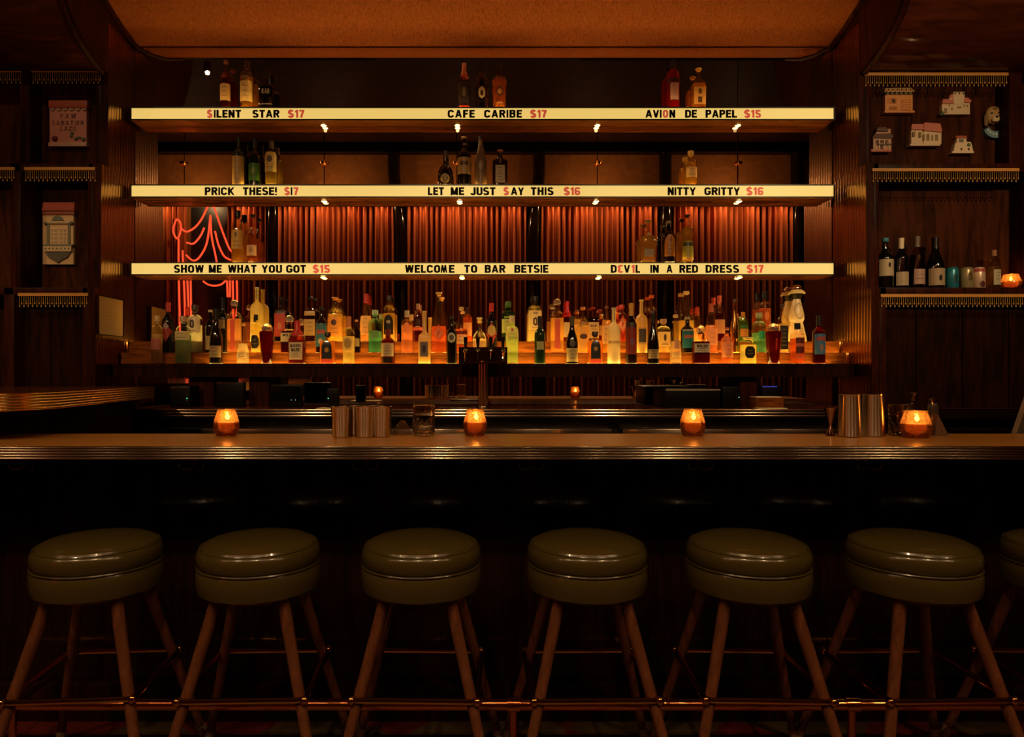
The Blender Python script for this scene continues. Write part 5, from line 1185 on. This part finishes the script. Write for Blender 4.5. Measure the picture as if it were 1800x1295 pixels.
# raised ledge on the left
out = [(-1.93, 3.98), (-1.667, 2.67)]
for k in range(1, 7):
    a = math.radians(-10 - 70 * k / 6); out.append((-1.80 + .135 * math.cos(a) * 1.0, 2.60 + .20 * math.sin(a)))
out += [(-2.1, 2.405), (-3.4, 2.42), (-3.4, 3.98)]
ld = thing('service_ledge', (-2.2, 3.0, 0), 'raised wooden ledge with rounded corner and ribbed brass edge at the left', 'counter')
z0_, z1_ = 1.176, 1.236
MB().prism([(x + 2.2, y - 3.0) for x, y in out], 'z', z0_, z1_).build('ledge_top', wood('ledge_wood', (72, 36, 22), (92, 48, 30), rough=.2, scale=(3, 3, 3)), ld, smooth=False)
path = out[:-2] + [out[-2]]
mb = MB(); prof = ribbed_profile(0, z0_ - .004, z1_ + .001, 6, .003, .0)
pv = [Vector((x + 2.2, y - 3.0)) for x, y in path]
rows = []
for i, p in enumerate(pv):
    t = (pv[min(i + 1, len(pv) - 1)] - pv[max(i - 1, 0)]).normalized(); nrm = Vector((-t.y, t.x))
    if nrm.dot(p - Vector((-.6, .3))) < 0: nrm = -nrm
    rows.append([(p.x + nrm.x * (.012 - a), p.y + nrm.y * (.012 - a), b) for a, b in prof])
m_ = len(prof); V = [v for r_ in rows for v in r_]
mb.add(V, [(i * m_ + k, i * m_ + k + 1, (i + 1) * m_ + k + 1, (i + 1) * m_ + k) for i in range(len(rows) - 1) for k in range(m_ - 1)])
mb.build('edge_trim', mat('ledge_brass', (240, 198, 120), .24, 1.0), ld, angle=60)
box('support_panel', -2.9, -1.98, 2.80, 3.85, 0.0, 1.176, MAHOG_D, ld, off=(-2.2, 3.0, 0))
# ------------------------------------------------------------------ beer tap
tp = thing('beer_tap', (WX(849, 4.02), 4.02, ZK), 'dark glossy beer tap tower with four black handles on a chrome column', 'tap')
O = (WX(849, 4.02), 4.02, ZK)
zb0, zb1 = WZ(639, 3.96) - ZK, WZ(609.5, 3.96) - ZK
box('tap_box', WX(806.5, 3.96) - O[0], WX(892, 3.96) - O[0], -.06, .04, zb0, zb1, mat('dark_lacquer', (60, 26, 18), .08, .7), tp, bevel=.003)
mb = MB()
for k in range(7):
    a = 2 * math.pi * k / 7; mb.tube([(.020 * math.cos(a), .020 * math.sin(a), .004), (.020 * math.cos(a), .020 * math.sin(a), zb0)], .009, 8)
mb.build('column', STEEL, tp)
MB().lathe([(.05, 0), (.05, .006), (.03, .012)], 20).build('base', CHROME, tp)
for px in (818, 840, 863, 884.5):
    x = WX(px, 3.88) - O[0]; zc = zb1 - .030
    f_ = MB().tube([(x, -.06, zc), (x, -.10, zc)], .009, 10).tube([(x, -.10, zc + .012), (x, -.105, zc - .03), (x, -.112, zc - .055)], .006, 8).lathe([(.012, 0), (.014, .004), (.012, .016), (.006, .022)], 12, c=(x, -.10, zc - .004)).lathe([(.016, 0), (.016, .004)], 12, c=(x, -.061, zc)).build('faucet', CHROME, tp)
    MB().lathe([(.006, 0), (.008, .006), (.0115, .05), (.012, .064), (.010, .067)], 14, c=(x, -.10, zc + .018)).build('handle', mat('black_handle', (20, 16, 14), .15), tp)
# drip tray and counter clutter (mostly dark shapes under the steps)
def dev(name, label, xa, ya, xb, yb, d, depth, m, cat):
    t_ = thing(name, (WX((xa + xb) / 2, d), d, ZK + .0005), label, cat)
    h = (WX(xb, d) - WX(xa, d)) / 2; H = WZ(ya, d) - ZK
    box('housing', -h, h, 0, depth, 0.0, H, m, t_, bevel=.005)
    return t_, h, H
LED = emission('green_led', (90, 255, 140), 2.0); LEDW = emission('screen_glow', (170, 230, 220), 1.0)
DARK = mat('device_black', (12, 10, 9), .35, spec=.15)
t_, h, H = dev('receipt_printer', 'black receipt printer with small green light left of the left support post', 298, 678, 334, 712, 4.1, .14, DARK, 'printer')
box('paper_slot', -h + .01, h - .01, -.002, .004, H - .012, H - .009, STEEL, t_)
for k, zz in enumerate((.075, .055, .04)): MB().sphere((h - .018, -.001, zz), .003, 8, 6).build('light', LED if k == 1 else mat('amber_led', (160, 120, 40), .3), t_)
t_, h, H = dev('till_screen', 'dark till screen turned away, right of the left support post', 380, 672, 428, 712, 4.12, .05, DARK, 'screen')
box('screen_edge', -h, h * .4, -.002, .002, H - .004, H - .001, STEEL, t_)
t_, h, H = dev('till_screen', 'black till screen with two tiny lights near the second post', 476, 676, 531, 704, 4.1, .04, DARK, 'screen')
box('glass', -h + .008, h - .008, -.002, .001, .02, H - .01, mat('screen_glass', (8, 9, 9), .05), t_)
for x in (.03, .055): MB().sphere((x, -.003, .045), .002, 6, 4).build('light', LEDW, t_)
t_, h, H = dev('card_reader', 'small black card reader standing near the left candle reflection', 574, 683, 594, 712, 4.02, .05, DARK, 'card reader')
MB().sphere((-h + .01, -.001, H * .5), .003, 6, 4).build('light', LED, t_)
t_, h, H = dev('cash_till', 'wide black till with a pale line along its top, right of centre', 1170, 682, 1266, 713, 4.06, .3, DARK, 'till')
box('trim', -h, h, -.003, .001, H - .014, H - .008, mat('pale_trim', (190, 170, 140), .3), t_)
t_, h, H = dev('receipt_printer', 'black receipt printer with a tiny light left of the right support post', 1270, 680, 1302, 713, 4.08, .15, DARK, 'printer')
MB().sphere((h * .8, -.001, H * .5), .003, 6, 4).build('light', LEDW, t_)
t_, h, H = dev('card_terminal', 'small dark terminal with blue strip right of the right support post', 1340, 678, 1374, 696, 4.1, .08, DARK, 'terminal')
box('strip', -h, h * .5, -.003, 0, H - .008, H - .003, emission('blue_strip', (90, 80, 200), .5), t_)
t_, h, H = dev('paper_tray', 'low wooden tray of papers right of the right support post', 1328, 699, 1378, 712, 4.0, .12, STEPWOOD, 'tray')
box('paper', -h + .01, h - .01, .01, .11, H + .0005, H + .006, PAPER, t_)
dt = thing('drip_tray', (WX(822, 3.98), 3.98, ZK + .0005), 'steel drip tray on the back counter beside the tap column', 'tray')
box('tray', -.16, .05, -.05, .03, 0, .008, STEEL, dt, bevel=.002)
box('grille', -.15, .04, -.045, .025, .008, .010, BLACKM, dt)
nap = thing('menu_sheets', (WX(575, 4.0), 4.0, ZK + .0005), 'pale menu sheets lying on the back counter behind the steel cups', 'paper')
box('sheet', -.05, .16, -.06, .06, 0, .003, PAPER, nap)
nap2 = thing('menu_sheets', (WX(1350, 4.0), 3.96, ZK + .0005), 'folded pale papers lying on the back counter at the right', 'paper')
box('sheet', -.09, .08, -.04, .03, 0, .004, PAPER, nap2)
# ------------------------------------------------------------------ bar-top ware
def tin(x, y, z, r0, r1, H, label, group, cat='cup', name='steel_tin', flip=False):
    t_ = thing(name, (x, y, z), label, cat, group)
    MB().lathe([(r0 * .9, 0), (r0, .003), (r1, H - .004), (r1 + .0015, H), (r1 - .001, H), (r1 - .0025, H - .006), (r0 - .002, .008), (.001, .006)], 28, cap=False).build('cup_body', SPUN, t_)
    MB().tube([(r1 * math.cos(a * math.pi / 14), r1 * math.sin(a * math.pi / 14), H - .001) for a in range(28)], .0018, 6, closed=True).build('cup_rim', BRASSTIN, t_)
    return t_
tl_ = [(600, 2.60, 'polished steel cup nearest the left end of the cup cluster'), (641, 2.60, 'polished steel cup at the front middle of the cup cluster'), (671, 2.615, 'polished steel cup at the right end of the cup cluster'),
       (622, 2.69, 'polished steel cup behind and between the left and middle front cups'), (655, 2.695, 'polished steel cup behind and between the middle and right front cups')]
for px, d_, lab in tl_:
    tin(WX(px, d_), d_, ZB + .001, .0335, .0385, WZ(714.5, 2.6) - ZB, lab, 'steel cups clustered on the bar')
for px, d_, lab in ((1493.5, 2.62, 'tall polished steel shaker tin right of the jigger'), (1535, 2.64, 'tall polished steel shaker tin nearer the right-hand glassware')):
    tin(WX(px, d_), d_, ZB + .001, .0425, .0365, WZ(693, d_) - ZB, lab, 'tall shaker tins on the bar', 'shaker', 'shaker_tin')
# jigger
jg = thing('jigger', (WX(1460, 2.66), 2.66, ZB + .001), 'small double-coned steel jigger left of the tall shaker tins', 'jigger')
jm = mat('gunmetal', (150, 112, 90), .14, 1.0)
MB().lathe([(.0175, 0), (.0165, .01), (.006, .036), (.005, .04)], 20).build('small_cup', jm, jg)
MB().lathe([(.005, .04), (.008, .052), (.024, .107), (.025, .110), (.023, .108)], 20, cap=False).build('large_cup', jm, jg)
# cut glass
CUT = mat('cut_glass', (250, 240, 225), .02, trans=1.0, ior=1.35)
def mixing_glass(x, y, R, H, label):
    t_ = thing('mixing_glass', (x, y, ZB + .001), label, 'glass', None)
    MB().lathe([(R * .9, 0), (R, .004), (R, H * .62), (R, H - .006), (R * 1.05, H), (R * .95, H - .002), (R * .93, H * .62), (R * .9, .015), (.001, .012)], 28, cap=False).build('glass_body', CUT, t_)
    mb = MB(); n = 12
    for k in range(n):
        for sgn in (1, -1):
            pts = []
            for j in range(7):
                a = 2 * math.pi * (k / n + sgn * j / 6 * .17); pts.append((R * 1.005 * math.cos(a), R * 1.005 * math.sin(a), H * (.06 + .52 * j / 6)))
            mb.tube(pts, .0011, 4)
    mb.build('cut_ridges', CUT, t_)
    return t_
mixing_glass(WX(745, 2.66), 2.66, .0425, .124, 'cut crystal mixing glass between the steel cups and the second candle')
mixing_glass(WX(1583, 2.69), 2.695, .040, .122, 'cut crystal mixing glass behind the right-hand candle')
sn = thing('cone_strainer', (WX(707, 2.70), 2.70, ZB + .001), 'upturned conical mesh strainer between the steel cups and the mixing glass', 'strainer')
mb = MB(); P_ = [(.036, 0), (.034, .012), (.024, .036), (.012, .052), (.003, .058)]
for k in range(28):
    a = 2 * math.pi * k / 28; mb.tube([(r * math.cos(a), r * math.sin(a), z) for r, z in P_], .00055, 3)
for j in range(12):
    z = .004 + j * .0046; r = [r0 + (r1 - r0) * (z - z0) / (z1 - z0) for (r0, z0), (r1, z1) in zip(P_, P_[1:]) if z0 <= z <= z1][0]
    mb.tube([(r * math.cos(a * math.pi / 12), r * math.sin(a * math.pi / 12), z) for a in range(24)], .0005, 3, closed=True)
mb.build('mesh_cone', STEEL, sn, kind='stuff')
MB().tube([(.037 * math.cos(a * math.pi / 14), .037 * math.sin(a * math.pi / 14), .002) for a in range(28)], .0016, 6, closed=True).build('rim', CHROME, sn)
# stoppered bottle and dasher behind the right candle
d_ = 2.70
x_ = WX(1610, d_)
sb = thing('dasher_bottle', (x_, 2.71, ZB + .001), 'clear bottle with a flat metal stopper behind the right-hand candle', 'bottle', 'bitters bottles on the bar')
Hh = WZ(690, d_) - ZB
MB().lathe([(.028, 0), (.030, .004), (.030, Hh * .55), (.024, Hh * .68), (.011, Hh * .74), (.0105, Hh * .80)], 20, cap=False).build('glass', glass_shell('shell_clear', (225, 215, 195)), sb)
MB().lathe([(.026, .006), (.0275, Hh * .35)], 20).build('liquid', liquid((60, 26, 14)), sb)
MB().lathe([(.010, Hh * .79), (.008, Hh * .93), (.022, Hh * .97), (.022, Hh * .985), (.010, Hh)], 18).build('stopper', STEEL, sb)
x_ = WX(1640, d_)
sb = thing('dasher_bottle', (x_, 2.70, ZB + .001), 'taller dark glass dasher with steel cap, right of the right-hand candle', 'bottle', 'bitters bottles on the bar')
Hh = WZ(700, d_) - ZB
MB().lathe([(.022, 0), (.0235, .004), (.021, Hh * .5), (.018, Hh * .8), (.0135, Hh * .86)], 20).build('glass', mat('smoked_glass', (90, 76, 64), .08, trans=.6), sb)
MB().lathe([(.0145, Hh * .85), (.0155, Hh * .9), (.015, Hh * .97), (.008, Hh)], 16).build('cap', STEEL, sb)
kn = thing('metal_wedge', (WX(1655, 2.66), 2.665, ZB + .001), 'small dull metal scoop leaning right of the dark dasher', 'scoop')
MB().prism([(-.03, 0), (.024, 0), (-.004, .055), (-.02, .085)], 'y', -.012, .012).build('scoop_body', mat('dull_metal', (150, 120, 96), .35, .8), kn, smooth=False)
# lifted flap at the far right, seen edge-on
fl = thing('bar_flap', (WX(1768, 2.95), 2.95, 0), 'grey metal-edged strip leaning at the far right edge behind the bar', 'flap')
x0_, z0_ = 0.0, .95
MB().prism([(0, z0_), (.035, z0_), (.035 + .115, z0_ + .33), (.115, z0_ + .33)], 'y', -.015, .015).build('flap_edge', mat('flap_grey', (110, 96, 82), .35, .6), fl, smooth=False)
MB().prism([(-.35, 0), (-.31, 0), (.035, z0_), (0, z0_)], 'y', -.012, .012).build('flap_stay', BLACKM, fl, smooth=False)

# spots on the side cabinets; right one added, hidden from the mirror
for k, (s, e) in enumerate(((1, L_ACCENT * 1.7), (-1, L_ACCENT * .38))):
    xs, ys, drop = ((2.9, 1.2, ZC - 3.37), (-2.75, 2.2, .235))[k]
    t_ = thing('ceiling_spotlight', (xs, ys, ZC), 'small brass ceiling spotlight aimed at the %s' % ('right' if s > 0 else 'left'), 'lamp')
    MB().tube([(0, 0, 0), (0, 0, -drop + .10)], .0045, 8).build('stem', BRASS, t_)
    MB().lathe([(.035, -drop + .015), (.04, -drop + .035), (.03, -drop + .105), (.008, -drop + .115)], 16, cap=False).build('lamp_shade', BRASS, t_)
    spot((xs, ys, ZC - drop), (s * 2.8, 4.25, 2.55), e, WARM, angle=50 if s > 0 else 74, radius=.018, blend=.7, name='accent_light')

# canopy fill: unseen area light added above the top marquee to brighten the canopy
a = bpy.data.lights.new('canopy_fill', 'AREA'); a.shape = 'RECTANGLE'; a.size = 3.6; a.size_y = 0.04; a.energy = L_CANOPY; a.color = (1, .52, .22)
ao = bpy.data.objects.new('canopy_fill', a); ao.location = (0, 4.36, 3.06); ao.rotation_euler = (math.radians(180 - 15), 0, 0); COL.objects.link(ao)
